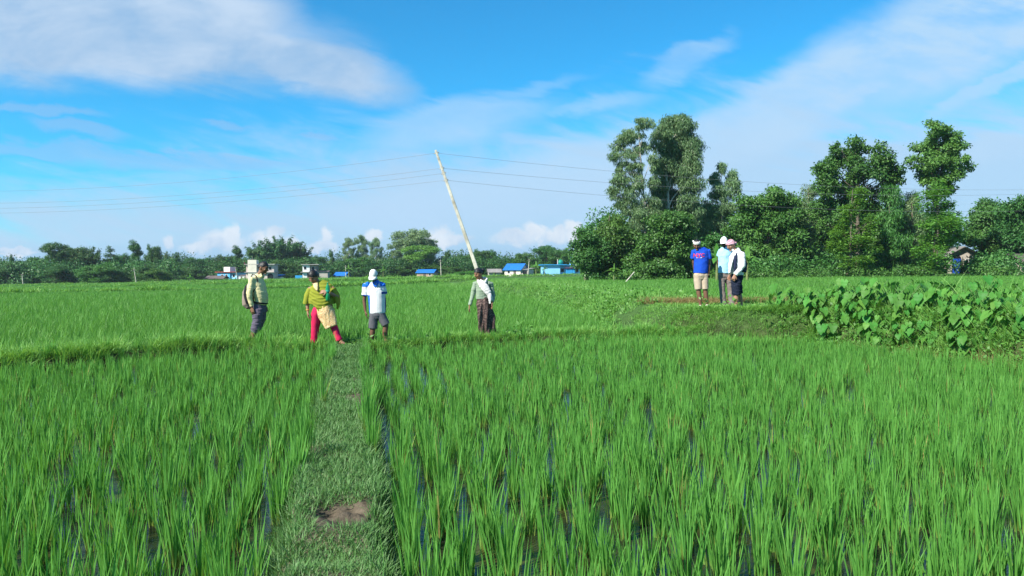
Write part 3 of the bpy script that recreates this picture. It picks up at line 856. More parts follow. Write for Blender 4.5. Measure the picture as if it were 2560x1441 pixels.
def undergrowth(label, x0, x1, y0, y1, n, rmin, rmax, zmax, mat, leaf=.34, kind='broad', dens=1.6, skip=None):
    cl = []
    for _ in range(n):
        x, y = rng.uniform(x0, x1), rng.uniform(y0, y1)
        if skip and skip(x, y): continue
        r = rng.uniform(rmin, rmax)
        cl.append((x, y, z1(x, y) + rng.uniform(.1, zmax), r * 1.2, r, r * .85))
    V, F, r = crown_np(cl, kind, leaf, dens)
    gz = zt(V[::4, 0], V[::4, 1]); V[:, 2] = np.maximum(V[:, 2], np.repeat(gz, 4) + .03)
    o = link('undergrowth', np_mesh('undergrowth', V, F, {'r': r}, smooth=False), LEAF[mat])
    return tag(o, label, 'undergrowth', kind='stuff')
def near_house(x, y):
    px = 1280 + x / y * FPX
    return 2362 < px < 2450
undergrowth('dark dense thicket closing the gaps deep inside the right grove', 10, 74, 86, 95, 290, 1.5, 2.6, 7.6, 'dark', .40, dens=1.3, skip=near_house)
undergrowth('shrubs hiding the right part of the shaded arched house', 50.0, 54.0, 80.5, 82.5, 26, .5, .9, 1.1, 'dark', .22)
undergrowth('low bright bushes along the foot of the right grove', 9, 46, 66.5, 69, 95, .35, .8, .6, 'mid', .20, skip=near_house)
undergrowth('dark bushes under the trees of the right grove', 9, 50, 70, 76, 75, .7, 1.3, 1.6, 'dark', .26, skip=near_house)

# ---- the far treeline: a few kinds of tree, each copied and given its own size, turn and label
def proto(kind):
    root = empty('tree')
    H = 10.0
    if kind == 'round':
        lobes = [(rng.uniform(-2, 2), rng.uniform(-2, 2), rng.uniform(3.2, 8.3), 2.0, 2.0, 1.6) for _ in range(13)] + [(0, 0, 8.6, 1.8, 1.8, 1.4)]; k, m_, lf, de, nb = 'broad', 'dark', 0.28, 1.9, 5
    elif kind == 'spreading':
        lobes = [(2.6 * math.cos(a), 2.6 * math.sin(a), z, 1.9, 1.9, 1.2) for a, z in zip(np.linspace(0, 9, 9), (6.6, 7.4, 8.4, 7.0, 7.8, 8.6, 6.2, 7.6, 5.4))] + [(0, 0, 8.8, 2, 2, 1.2), (0, 0, 6.6, 2.2, 2.2, 1.4), (.4, 0, 3.4, 2.2, 2, 1.6)]; k, m_, lf, de, nb = 'broad', 'mid', 0.27, 1.9, 6
    elif kind == 'tiered':
        lobes = [(rng.normal(0, .25), rng.normal(0, .25), z, r, r, .55) for z, r in ((9.4, .9), (8.5, 1.5), (7.4, 2.0), (6.2, 2.4), (5.0, 2.5), (3.8, 2.6), (2.6, 2.2))]; k, m_, lf, de, nb = 'flat', 'teal', .38, 2.0, 7
    elif kind == 'tall':
        lobes = [(rng.uniform(-.9, .9), rng.uniform(-.9, .9), z, 1.5, 1.5, 1.2) for z in (9.0, 8.2, 7.3, 6.4, 5.4, 4.5, 3.4, 2.4)]; k, m_, lf, de, nb = 'broad', 'mid', 0.26, 2.0, 6
    elif kind == 'eucalyptus':
        lobes = [(1.7 * math.cos(i * 2.4) * (.3 + .7 * (i > 0)), 1.7 * math.sin(i * 2.4), z, 1.5, 1.5, 1.1) for i, z in enumerate((9.2, 8.7, 8.2, 7.8, 7.2, 6.7, 6.2, 5.6, 5.0, 4.4, 3.6))]; k, m_, lf, de, nb = 'droop', 'pale', 0.27, 2.0, 6
    elif kind == 'bush':
        lobes = [(rng.uniform(-3, 3), rng.uniform(-2, 2), rng.uniform(1.5, 7.6), 2.4, 2.2, 2.1) for _ in range(11)]; k, m_, lf, de, nb = 'broad', 'mid', 0.33, 1.7, 5
    cl = []
    for l in lobes: cl += subclumps(l, .48, nb)
    V, F, r = crown_np(cl, k, lf, de)
    V[:, 2] = np.maximum(V[:, 2], .1)
    link('crown', np_mesh('crown', V, F, {'r': r}, smooth=False), LEAF[m_], root)
    V, F = trunk_np(H, lobes, .26, (0, 0), .2, .85)
    link('trunk', np_mesh('trunk', V, F), BARK_W if kind == 'eucalyptus' else BARK, root)
    return root
def bamboo_proto():
    root = empty('bamboo_clump'); segs = []; Pn = []; Dn = []
    for i in range(46):
        a = rng.uniform(0, 6.28); r = rng.uniform(0, 1.2); H = rng.uniform(7.5, 10.6); out = rng.uniform(.1, .42) * H
        t = np.linspace(0, 1, 9)
        z = H * (t - .20 * t ** 4 * (out / H * 3)); h = r + out * t ** 2.4
        pts = np.stack([np.cos(a) * h, np.sin(a) * h, z], -1)
        segs.append((pts, .06 * (1 - .85 * t)))
        for q in range(190):
            tt = rng.uniform(.22, 1) ** .8
            p = np.array([np.interp(tt, t, pts[:, k]) for k in range(3)]) + rng.normal(0, .30, 3) * (1.15 - .6 * tt)
            Pn.append(p); Dn.append(np.array([np.cos(a) * .7, np.sin(a) * .7, -.45]) + rng.normal(0, .45, 3))
    V, F = tubes_np(segs, 5); link('culms', np_mesh('culms', V, F), CULM, root)
    n = len(Pn); V, F = leaf_quads(np.array(Pn), np.array(Dn), np.array([0, 0, 1.0]) + rng.normal(0, .6, (n, 3)), rng.uniform(.45, .9, n), rng.uniform(.12, .22, n))
    link('foliage', np_mesh('foliage', V, F, {'r': np.repeat(rng.uniform(0, 1, n), 4)}, smooth=False), LEAF['teal'], root)
    return root
PROTO = {k: proto(k) for k in ('round', 'spreading', 'tiered', 'tall', 'eucalyptus', 'bush')}
PROTO['bamboo'] = bamboo_proto()
_used = set()
def tree(kind, px, top, hw, d, label, mat=None, group='trees of the far treeline', cat='tree', wide=3.7):
    root = PROTO[kind]
    if kind in _used: root = copy_thing(root)
    _used.add(kind)
    x = at(px, 690, d).x; g = z1(x, d)
    H = at(px, top, d).z - g
    W = hw * d / FPX
    root.location = (x, d, g - .1)
    s_ = W / wide
    root.scale = (s_, s_ * rng.uniform(.85, 1.1), H / 10.0)
    root.rotation_euler = (0, 0, rng.uniform(0, 6.28))
    if mat:
        for ch in root.children:
            if ch.name.startswith(('crown', 'foliage')):
                ch.material_slots[0].link = 'OBJECT'; ch.material_slots[0].material = LEAF[mat]
    tag(root, label, cat, group)
    return root

FAR = [
 # kind, px, top, half width, distance, material, label
 ('bush', 25, 655, 40, 178, 'teal', 'low bluish tree at the very left end of the far treeline'),
 ('tall', 30, 636, 14, 215, 'teal', 'slim hazy tree poking up near the left edge of the photo'),
 ('bush', 62, 652, 38, 190, 'teal', 'low dark tree just left of the tall dark clump on the far left'),
 ('round', 105, 636, 34, 186, None, 'dark tree on the left shoulder of the tall clump on the far left'),
 ('spreading', 138, 603, 34, 184, 'dark', 'flat-topped tall tree, highest of the far left clump'),
 ('round', 182, 609, 36, 190, None, 'dense dark tree right of the flat-topped tall one on the far left'),
 ('bamboo', 218, 612, 40, 186, None, 'dark arching bamboo at the right end of the far left clump'),
 ('bush', 150, 658, 44, 172, 'dark', 'low dark tree with a bare pale trunk, below the flat-topped tall tree'),
 ('bush', 235, 652, 36, 170, 'mid', 'lighter green feathery tree standing forward left of the leaning far pole'),
 ('tiered', 277, 613, 26, 188, None, 'dark tiered tree midway between the two tall clumps on the far left'),
 ('round', 310, 630, 30, 192, 'teal', 'round dark tree between the tiered tree and the tall airy one'),
 ('tall', 345, 601, 34, 188, 'dark', 'tall airy tree behind the leaning far pole on the left'),
 ('round', 380, 607, 22, 194, 'dark', 'narrow dark crown touching the right of the tall airy tree'),
 ('bush', 290, 664, 40, 172, 'dark', 'low shrubby tree left of the leaning far pole'),
 ('bush', 365, 650, 40, 174, 'teal', 'grey-green low tree right behind the leaning far pole'),
 ('tall', 414, 628, 10, 205, 'pale', 'thin pale tree left of the small layered tree'),
 ('tiered', 440, 629, 22, 200, 'teal', 'small layered tree alone above the low part of the treeline'),
 ('bush', 405, 668, 30, 170, 'mid', 'light green bush tree at the field edge left of the sky blue house'),
 ('round', 478, 640, 34, 225, 'dark', 'low round tree behind and left of the sky blue house'),
 ('round', 520, 642, 36, 235, None, 'round dark tree behind the sky blue house roof'),
 ('bush', 470, 662, 40, 210, 'dark', 'dark low tree left of the brown-roofed shed'),
 ('round', 560, 634, 34, 235, 'teal', 'dark tree behind the right half of the sky blue house'),
 ('tall', 598, 614, 32, 232, 'dark', 'tall dark tree left of the great bamboo clump'),
 ('bamboo', 655, 600, 46, 228, 'teal', 'left part of the great bamboo clump behind the backpack man'),
 ('bamboo', 705, 584, 54, 225, None, 'tallest arching bamboo of the great clump, plumes against the clouds'),
 ('bamboo', 748, 602, 40, 228, 'dark', 'right part of the great bamboo clump, tips bending right'),
 ('bush', 735, 648, 40, 212, 'mid', 'grey-green tree between the tank-tower house and the unfinished white house'),
 ('round', 795, 636, 30, 225, 'dark', 'round dark tree behind the unfinished white house'),
 ('tall', 831, 624, 16, 225, 'dark', 'small dark pointed crown right of the unfinished white house'),
 ('bush', 850, 655, 40, 215, None, 'leafy tree behind the small blue-roofed hut'),
 ('eucalyptus', 872, 590, 22, 230, None, 'left stem of the pale eucalyptus group above the white cap man'),
 ('eucalyptus', 905, 583, 24, 232, None, 'middle and highest pale eucalyptus above the white cap man'),
 ('eucalyptus', 940, 590, 24, 230, None, 'right dark-edged eucalyptus of the group above the white cap man'),
 ('round', 905, 640, 44, 216, 'mid', 'green tree below the pale eucalyptus group'),
 ('bush', 955, 655, 44, 212, 'dark', 'bushy dark tree right of the white cap man'),
 ('eucalyptus', 990, 600, 34, 230, None, 'left half of the great spreading eucalyptus crown'),
 ('spreading', 1035, 570, 50, 230, 'pale', 'great spreading eucalyptus with the highest domed crown of the far treeline'),
 ('eucalyptus', 1075, 592, 24, 232, 'pale', 'dark right end of the great spreading eucalyptus crown'),
 ('spreading', 1055, 611, 42, 214, 'bright', 'bright yellow-green rounded tree over the blue-roofed brick hut'),
 ('bush', 1010, 655, 40, 212, 'mid', 'leafy tree left of the blue-roofed brick hut'),
 ('tall', 1116, 625, 22, 222, 'teal', 'narrow dark tree behind the upright far pole left of the leaning pole'),
 ('bush', 1120, 660, 40, 210, 'mid', 'low bushy tree at the foot of the upright far pole'),
 ('round', 1165, 632, 30, 222, 'dark', 'dark tree left of the foot of the leaning pole'),
 ('round', 1200, 620, 34, 222, None, 'round topped tree behind the head of the woman with the white scarf'),
 ('tall', 1237, 624, 22, 222, 'dark', 'dark peaked tree above the grey-roofed shed'),
 ('round', 1268, 645, 30, 225, 'teal', 'low dark tree behind the cream house with the blue roof'),
 ('bush', 1165, 675, 40, 205, 'bright', 'row-edge light green bush right of the upright far pole'),
 ('round', 1308, 628, 28, 215, 'mid', 'mid green tree above the right gable of the cream house'),
 ('spreading', 1368, 612, 34, 210, 'dark', 'dark tree rising behind the bright blue house'),
 ('round', 1405, 618, 34, 205, 'mid', 'green tree behind the roof box of the bright blue house'),
 ('bush', 1335, 650, 30, 212, 'mid', 'leafy tree left of the bright blue house behind banana plants'),
]
for kind, px, top, hw, d, mt, label in FAR:
    if px > 440: d += 16
    tree(kind, px, top, hw, d, label, mt, cat='bamboo' if kind == 'bamboo' else 'tree', wide=4.6 if kind == 'bamboo' else 3.7)
undergrowth('dark wood closing the gaps behind the far treeline', -215, 30, 252, 272, 330, 2.4, 4.6, 6.2, 'teal', .62, dens=.9)
undergrowth('dark thicket at the foot of the far treeline on the left', -150, -84, 174, 188, 170, 1.3, 2.6, 4.6, 'teal', .5, dens=1.2)
undergrowth('dark thicket around the houses at the foot of the far treeline', -98, 34, 226, 236, 260, 1.5, 2.8, 5.0, 'dark', .5, dens=1.2)
undergrowth('light green shrubs in front of the far houses', -96, 22, 186, 194, 70, .4, .8, .2, 'bright', .35, dens=1.3)

# ---- banana plants
M_BAN = mat_leaf('banana_leaf', (.07, .20, .03), (.17, .34, .05), None, .40, .4, .4, .1)
def banana_proto():
    root = empty('banana_plant')
    V, F = tubes_np([(np.array([[0, 0, -.1], [.03, 0, .8], [.0, .03, 1.6], [.03, 0, 2.1]]), np.array([.15, .13, .11, .07]))], 10)
    link('trunk', np_mesh('trunk', V, F), CULM, root)
    Vs, Fs, o = [], [], 0
    for i in range(9):
        a = i * 2.4 + rng.uniform(-.2, .2); L = rng.uniform(1.6, 2.2); up = rng.uniform(.5, 1.35) if i else 1.6
        t = np.linspace(0, 1, 10)
        h = L * t * math.cos(up) + .45 * t ** 2 * (i > 0); z = 2.0 + L * (t * math.sin(up) - .62 * t ** 2.3 * (1.15 if i else .1))
        wv = .27 * np.sin(np.pi * np.clip(t * 1.05, 0, 1)) ** .6 * (t > .12) + .02
        c = np.stack([np.cos(a) * h, np.sin(a) * h, z], -1); sd = np.array([-np.sin(a), np.cos(a), 0])
        drop = np.array([0, 0, -.35])
        Vv = np.stack([c + (sd + drop) * wv[:, None], c, c - (sd - drop) * wv[:, None]], 1).reshape(-1, 3)
        b = np.arange(9)[:, None] * 3; q = np.arange(2)[None, :]
        Fs.append(np.stack([b + q, b + q + 1, b + q + 4, b + q + 3], -1).reshape(-1, 4) + o); Vs.append(Vv); o += len(Vv)
    V = np.concatenate(Vs); link('leaves', np_mesh('leaves', V, np.concatenate(Fs), {'r': rng.uniform(0, 1, len(V))}), M_BAN, root)
    return root
B0 = banana_proto(); first = True
for px, top, d, label in ((1535, 656, 66, 'pale green banana plant alone before the dark bushes at the left foot of the grove'), (1792, 606, 60, 'banana plant behind the shoulder of the headband man'),
                          (1868, 612, 58, 'banana plant with a drooping leaf behind the pink check headscarf'), (1340, 652, 198, 'banana plant left of the bright blue house'),
                          (1362, 662, 196, 'smaller banana plant touching the bright blue house wall'), (872, 660, 205, 'banana plant right of the small blue-roofed hut'),
                          (958, 664, 205, 'banana plant right of the white cap man'), (475, 685, 150, 'ragged banana plant in the field left of the brown-roofed shed')):
    o = B0 if first else copy_thing(B0); first = False
    x = at(px, 690, d).x; g = z1(x, d); o.location = (x, d, g); k = (at(px, top, d).z - g) / 3.7
    o.scale = (k, k, k); o.rotation_euler = (0, 0, rng.uniform(0, 6)); tag(o, label, 'banana plant', 'banana plants')
# ------------------------------------------------------------------ houses
def paint(name, c, k=.82, sc=.6, rough=.85): return mat_noise(name, tuple(x * k for x in c), c, sc, rough, .2, .15, .01)
PT = {'sky': paint('paint_sky_blue', (.10, .42, .72)), 'blue': paint('paint_light_blue', (.28, .64, .93)), 'deep': paint('paint_deep_blue', (.03, .30, .62)),
      'white': paint('paint_white', (.80, .80, .78)), 'cream': paint('paint_cream', (.76, .70, .58)), 'pink': paint('paint_pinkish', (.62, .52, .47)), 'plaster': paint('bare_plaster', (.45, .41, .35)),
      'brick': mat_noise('brick_wall', (.34, .22, .17), (.52, .38, .30), 2.5, .9, .1, .3, .02), 'red': paint('paint_dull_red', (.33, .07, .06)), 'blueroof': paint('roof_sheet_blue', (.02, .16, .50), .8, .4, .5),
      'grey': paint('roof_sheet_grey', (.30, .28, .26), .7, .5, .7), 'brown': paint('roof_sheet_rusty', (.15, .12, .11), .7, .6, .8), 'dark': paint('dark_opening', (.012, .013, .016), .8, 1, .4), 'green': paint('tank_green', (.01, .26, .18), .85, 1, .5), 'slab': paint('concrete_slab', (.40, .38, .35)), 'bluedoor': paint('door_blue', (.02, .08, .42), .85, 1, .5)}

class House:
    """local frame: x right, y away from the field, z up, metres; the front face is y = 0"""
    def __init__(s, name, label, px, d, rz=0.0, cat='house', group='village houses and sheds', k=1.0):
        x = at(px, 690, d).x
        s.root = empty(name, (x, d, z1(x, d)), rz); tag(s.root, label, cat, group); s.root.scale = (k, k, k)
    def part(s, name, mat, *boxes, parent=None, bev=.02):
        mb = MB()
        for b in boxes: mb.box(*b, bevel=bev)
        return mb.build(name, PT[mat], parent or s.root)
    def window(s, x0, x1, z0, z1_, y=0.0, name='window', pane='dark', frame='white', side=None):
        t = .07
        def bx(a, b, c, d_, e0, e1):
            return (a, b, y + e0, y + e1, c, d_) if side is None else (side + e0, side + e1, a, b, c, d_)
        f = s.part(name, frame, bx(x0 - t, x1 + t, z0 - t, z0, -.06, .03), bx(x0 - t, x1 + t, z1_, z1_ + t, -.06, .03), bx(x0 - t, x0, z0, z1_, -.055, .03), bx(x1, x1 + t, z0, z1_, -.055, .03), bev=0)
        s.part('pane', pane, bx(x0, x1, z0, z1_, -.02, .02), parent=f, bev=0)
        return f
    def door(s, x0, x1, h, y=0.0, mat='brown'):
        return s.part('door', mat, (x0, x1, y - .05, y + .02, 0.02, h), bev=.01)
    def gable(s, x0, x1, y0, y1, ze, zr, mat, ov=.4, th=.10, axis='x'):
        """pitched sheet roof, ridge along x or y"""
        mb = MB()
        if axis == 'x':
            ym = (y0 + y1) / 2; k = (zr - ze) / (ym - y0)
            pr = [(y0 - ov, ze - ov * k), (ym, zr), (y1 + ov, ze - ov * k), (y1 + ov, ze - ov * k + th), (ym, zr + th), (y0 - ov, ze - ov * k + th)]
            mb.prism([(x0 - ov, a, b) for a, b in pr], (x1 - x0 + 2 * ov, 0, 0))
        else:
            xm = (x0 + x1) / 2; k = (zr - ze) / (xm - x0)
            pr = [(x0 - ov, ze - ov * k), (xm, zr), (x1 + ov, ze - ov * k), (x1 + ov, ze - ov * k + th), (xm, zr + th), (x0 - ov, ze - ov * k + th)]
            mb.prism([(a, y0 - ov, b) for a, b in pr], (0, y1 - y0 + 2 * ov, 0))
        return mb.build('roof', PT[mat], s.root)
    def gable_wall(s, x0, x1, y0, y1, ze, zr, mat, axis='x'):
        mb = MB()
        if axis == 'x':
            ym = (y0 + y1) / 2
            mb.prism([(x0, y0, -.4), (x0, y1, -.4), (x0, y1, ze), (x0, ym, zr), (x0, y0, ze)], (x1 - x0, 0, 0))
        else:
            xm = (x0 + x1) / 2
            mb.prism([(x0, y0, -.4), (x1, y0, -.4), (x1, y0, ze), (xm, y0, zr), (x0, y0, ze)], (0, y1 - y0, 0))
        return mb.build('wall', PT[mat], s.root)
    def shed_roof(s, x0, x1, y0, y1, zf, zb, mat, ov=.4, th=.08):
        mb = MB(); mb.prism([(x0 - ov, y0 - ov, zf), (x0 - ov, y1 + ov, zb), (x0 - ov, y1 + ov, zb + th), (x0 - ov, y0 - ov, zf + th)], (x1 - x0 + 2 * ov, 0, 0))
        return mb.build('roof', PT[mat], s.root)

# bright blue house with the tank (px 1355-1452)
h = House('house', 'bright light blue flat-roofed house with a green water tank on top', 1404, 200, R(4))
h.part('wall', 'blue', (-5.0, -.4, 0, 6, -.5, 2.75)); h.part('wall', 'blue', (-.4, 5.2, 1.2, 7, -.5, 2.70))
h.part('roof', 'deep', (-5.5, 1.4, -.6, 7.2, 2.76, 2.98)); h.part('roof', 'deep', (1.4, 5.6, .5, 7.4, 2.71, 2.90))
h.part('porch', 'deep', (1.2, 3.6, -.1, 1.2, -.4, 1.95)); h.part('porch_roof', 'red', (.9, 4.9, -.5, 1.2, 1.96, 2.06))
h.window(-.1, .8, .9, 1.9, 1.2); h.window(4.1, 4.8, .9, 1.9, 1.2); h.door(2.0, 2.9, 1.85, -.1, 'deep')
h.part('roof_box', 'blue', (2.9, 5.0, 3, 5.4, 2.9, 5.0))
tk = MB(); tk.tube([(.0, 2, 2.98), (0, 2, 3.0), (0, 2, 3.9), (0, 2, 4.15), (0, 2, 4.3)], [.62, .72, .72, .4, .2], 16); tk.build('water_tank', PT['green'], h.root, True)
h.part('chimney_post', 'pink', (-.95, -.75, 1.6, 1.8, 2.98, 4.4))
# cream house with blue gable roof
h = House('house', 'cream house with a steep blue sheet roof and open porch on its right', 1282, 205, R(-28))
h.gable_wall(-2.6, 2.4, 0, 4.6, 1.9, 3.4, 'cream'); h.gable(-2.6, 2.4, 0, 4.6, 1.9, 3.4, 'blueroof', .45)
h.part('wall', 'plaster', (2.42, 4.4, .4, 4.2, -.4, 1.7)); h.shed_roof(2.45, 4.4, .4, 4.2, 1.75, 2.15, 'grey', .3)
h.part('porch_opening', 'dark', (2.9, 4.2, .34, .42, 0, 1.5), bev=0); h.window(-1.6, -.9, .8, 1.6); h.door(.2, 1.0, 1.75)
# grey-roofed shed beside it
h = House('shed', 'weathered shed with a grey sheet roof left of the cream house', 1236, 206, R(8), 'shed')
h.part('wall', 'plaster', (-1.5, 1.7, 0, 3, -.4, 1.25)); h.gable(-1.5, 1.7, 0, 3, 1.25, 2.0, 'grey', .45); h.door(-.4, .4, 1.15)
# blue-roofed brick hut
h = House('hut', 'low brick hut under a flat-sloping bright blue roof below the yellow-green tree', 1063, 205, R(-16), 'hut')
h.part('wall', 'brick', (-2.5, 2.4, 0, 3.4, -.4, 1.35)); h.gable(-2.5, 2.4, 0, 3.4, 1.35, 2.15, 'blueroof', .35); h.door(-.5, .2, 1.25); h.window(1.1, 1.7, .5, 1.1)
# small blue-roofed hut
h = House('hut', 'small hut with a blue hipped roof between the shawl woman and the white cap man', 850, 212, R(-10), 'hut')
h.part('wall', 'white', (-1.5, 1.5, 0, 3, -.4, .95)); h.gable(-1.5, 1.5, 0, 3, .95, 1.75, 'blueroof', .45); h.door(-.3, .4, .9)
# unfinished white two-storey house
h = House('house', 'unfinished white two-storey house with an open upper room and brick infill', 776, 206, R(6), k=.92)
h.part('wall', 'white', (-2.3, .6, 0, 5, -.5, 2.0)); h.part('wall', 'white', (-2.3, -.2, .1, 5, 2.2, 4.3)); h.part('wall', 'brick', (-.2, 1.7, .5, 5, 2.2, 4.2))
h.part('roof', 'slab', (-2.7, 2.6, -.5, 5.4, 4.3, 4.5)); h.part('floor_slab', 'slab', (-2.8, 1.2, -.7, 5.2, 2.0, 2.2))
h.part('wing', 'plaster', (.62, 5.0, 1, 5, -.5, 2.1)); h.shed_roof(.9, 5.0, 1, 5, 2.15, 2.5, 'brown', .3)
h.window(-1.9, -1.2, 2.9, 3.8, .1); h.window(.3, 1.2, 2.8, 3.7, .5); h.part('lean_to', 'deep', (-4.6, -2.5, .4, 3, -.5, 1.1)); h.door(-1.0, -.2, 1.8)
# tank-tower house behind the backpack man
h = House('house', 'pinkish two-storey house with a pale tower and a dark arch, behind the backpack man', 650, 206, R(5), k=.91)
h.part('wall', 'pink', (-4.2, 4.1, 0, 6, -.5, 2.2)); h.part('wall', 'pink', (-4.2, 4.1, .4, 6, 2.4, 4.6)); h.part('floor_slab', 'slab', (-4.5, 4.4, -.7, 6.3, 2.2, 2.4)); h.part('roof', 'slab', (-4.6, 4.5, -.5, 6.4, 4.6, 4.85))
h.part('tower', 'cream', (-3.5, -.9, -.5, 2.2, -.5, 6.1)); h.part('antenna', 'slab', (-2.4, -2.34, .5, .56, 6.1, 7.2), bev=0)
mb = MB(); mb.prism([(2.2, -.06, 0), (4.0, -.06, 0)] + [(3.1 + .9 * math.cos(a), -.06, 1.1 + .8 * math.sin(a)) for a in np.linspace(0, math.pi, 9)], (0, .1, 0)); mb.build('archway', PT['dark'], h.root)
h.window(2.6, 3.4, 3.0, 4.0, .4); h.window(.3, 1.1, 3.0, 4.0, .4); h.part('railing', 'red', (-4.5, -4.4, -.6, 0, 4.85, 5.4))
h = House('hut', 'low white hut with a thin blue roof right of the tank-tower house', 691, 212, R(-4), 'hut')
h.part('wall', 'white', (-1.5, 1.2, 0, 2.4, -.4, .72)); h.shed_roof(-1.5, 1.3, 0, 2.4, 1.0, 1.3, 'blueroof', .3); h.part('wall', 'dark', (-1.45, 1.15, .02, 2.3, .74, .95), bev=0)
# sky blue house
h = House('house', 'sky blue house with a red roof edge and a white box on the roof', 564, 215, R(-22))
h.part('wall', 'sky', (-3.1, 1.6, 0, 5, -.5, 2.2)); h.part('wall', 'blue', (1.62, 3.6, .5, 5, -.5, 2.2))
h.part('roof', 'red', (-3.6, 4.0, -.5, 5.4, 2.2, 2.42)); h.part('roof_box', 'white', (-1.6, .7, 1, 3.4, 2.42, 3.8)); h.window(-1.6, -.8, .9, 1.6); h.window(2.2, 3.0, .8, 1.7, .5); h.window(.0, .7, .9, 1.6)
h = House('shed', 'low dark brown-roofed shed at the left of the sky blue house', 535, 205, R(-8), 'shed')
h.part('wall', 'plaster', (-2.4, 2.6, 0, 3, -.4, .6)); h.gable(-2.4, 2.6, 0, 3, .62, 1.25, 'brown', .35); h.door(-.4, .3, .58)
h = House('shed', 'tiny white shed just right of the sky blue house', 604, 208, R(-6), 'shed')
h.part('wall', 'white', (-.9, .9, 0, 2, -.4, 1.1)); h.shed_roof(-.9, .9, 0, 2, 1.15, 1.4, 'brown', .15); h.door(-.3, .2, .95)
# arched house inside the right grove
h = House('house', 'shaded cream house with a tall blue door under an arch among the right trees', 2402, 86, R(-6))
h.part('wall', 'plaster', (-1.6, 2.0, 0, 4, -.4, 2.15)); h.gable(-1.6, 2.0, 0, 4, 2.15, 3.1, 'grey', .5, axis='y'); h.gable_wall(-1.58, 1.98, .02, 3.9, 2.12, 3.05, 'plaster', 'y')
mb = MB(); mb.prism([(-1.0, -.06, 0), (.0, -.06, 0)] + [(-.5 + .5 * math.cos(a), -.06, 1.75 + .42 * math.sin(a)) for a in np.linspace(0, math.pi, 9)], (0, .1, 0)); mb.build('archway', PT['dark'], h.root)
h.part('door', 'bluedoor', (-.94, -.06, -.09, -.05, 0.02, 1.75), bev=0); h.part('pillar', 'cream', (.9, 1.1, -.9, -.7, -.4, 2.1)); h.part('pillar', 'white', (2.5, 2.66, -.6, -.44, -.4, 1.5)); h.window(.55, .8, .9, 1.7)
h = House('shed', 'grey-roofed shed at the right edge among the trees', 2580, 74, R(10), 'shed')
h.part('wall', 'plaster', (-1.2, 2.2, 0, 3, -.4, 1.35)); h.gable(-1.2, 2.2, 0, 3, 1.4, 2.1, 'brown', .4); h.door(-.5, .2, 1.25)

# ------------------------------------------------------------------ poles and wires
CONC = mat_noise('pole_concrete', (.33, .30, .23), (.70, .66, .55), 1.6, .9, .1, .5, .01)
WIRE = mat_noise('wire_aluminium', (.16, .16, .165), (.24, .24, .25), 2, .5, .4, 0, .01)
PD = 45.0
ptop = at(1089, 376, PD); pb = at(1224, 765, PD)
def make_pole():
    root = empty('utility_pole', (pb.x, PD, z1(pb.x, PD)))
    tag(root, 'tall pale concrete power pole leaning left behind the white scarf woman', 'utility pole')
    o = Vector(root.location); a = pb - o; b = ptop - o; ax = (b - a).normalized()
    mb = MB()
    k = 5
    pts = [a + (b - a) * (i / k) for i in range(k + 1)]; wd = [.128 - .060 * i / k for i in range(k + 1)]
    rings = []
    X_ = Vector((1, 0, 0)); X_ = (X_ - ax * ax.dot(X_)).normalized(); Y_ = ax.cross(X_)
    for p, w_ in zip(pts, wd):
        c = w_ * .25
        prof = [(-w_ + c, -w_), (w_ - c, -w_), (w_, -w_ + c), (w_, w_ - c), (w_ - c, w_), (-w_ + c, w_), (-w_, w_ - c), (-w_, -w_ + c)]
        rings.append([mb.bm.verts.new(p + X_ * q[0] + Y_ * q[1]) for q in prof])
    for A, B in zip(rings, rings[1:]):
        for i in range(8): mb.bm.faces.new((A[i], A[(i + 1) % 8], B[(i + 1) % 8], B[i]))
    mb.bm.faces.new(rings[0][::-1]); mb.bm.faces.new(rings[-1])
    mb.build('shaft', CONC, root)
    for i in range(13):      # bolt holes down the face, as short dark plugs
        hl = MB()
        p = b + (a - b) * (.012 + i * .024); w_ = .069 + .05 * (.012 + i * .024)
        hl.tube([p + Y_ * (-w_ - .004), p + Y_ * (w_ + .004)], [.017, .017], 8)
        hl.build('bolt_hole', PT['dark'], root)
    for py in (383, 421, 434, 451):
        p = at(1089 + (py - 376) * .344, py, PD) - o
        ins = MB()
        ins.tube([p + X_ * -.16, p + X_ * -.12, p + X_ * .12, p + X_ * .16], [.02, .035, .035, .02], 8)
        ins.build('insulator', PT['slab'], root)
    return root
make_pole()
def wire(label, p, q, sag, r=.008):
    n = 40; t = np.linspace(0, 1, n)[:, None]
    P = np.array(p) * (1 - t) + np.array(q) * t; P[:, 2] -= (4 * sag * t * (1 - t))[:, 0]
    V, F = tubes_np([(P, np.full(n, r))], 5)
    tag(link('power_line', np_mesh('power_line', V, F), WIRE), label, 'wire', 'power lines on the leaning pole')
def ext(p, q, k): return p + (q - p) * k
for i, (py, py2, lab) in enumerate(((383, 463, 'topmost wire running left from the leaning pole'), (421, 494, 'second wire down running left from the leaning pole'), (434, 508, 'third wire down running left from the leaning pole'), (451, 521, 'lowest wire running left from the leaning pole'))):
    a = at(1089 + (py - 376) * .344, py, PD); b = ext(a, at(0, py2, 58), 1.25)
    wire(lab, a, b, .75 - .05 * i)
for py, py2, lab in ((383, 459, 'topmost wire running right from the leaning pole past the eucalyptus tops'), (421, 470, 'middle wire running right from the leaning pole'), (451, 512, 'lowest wire running right from the leaning pole')):
    a = at(1089 + (py - 376) * .344, py, PD); b = ext(a, at(2560, py2, 62), 1.2)
    wire(lab, a, b, .95)
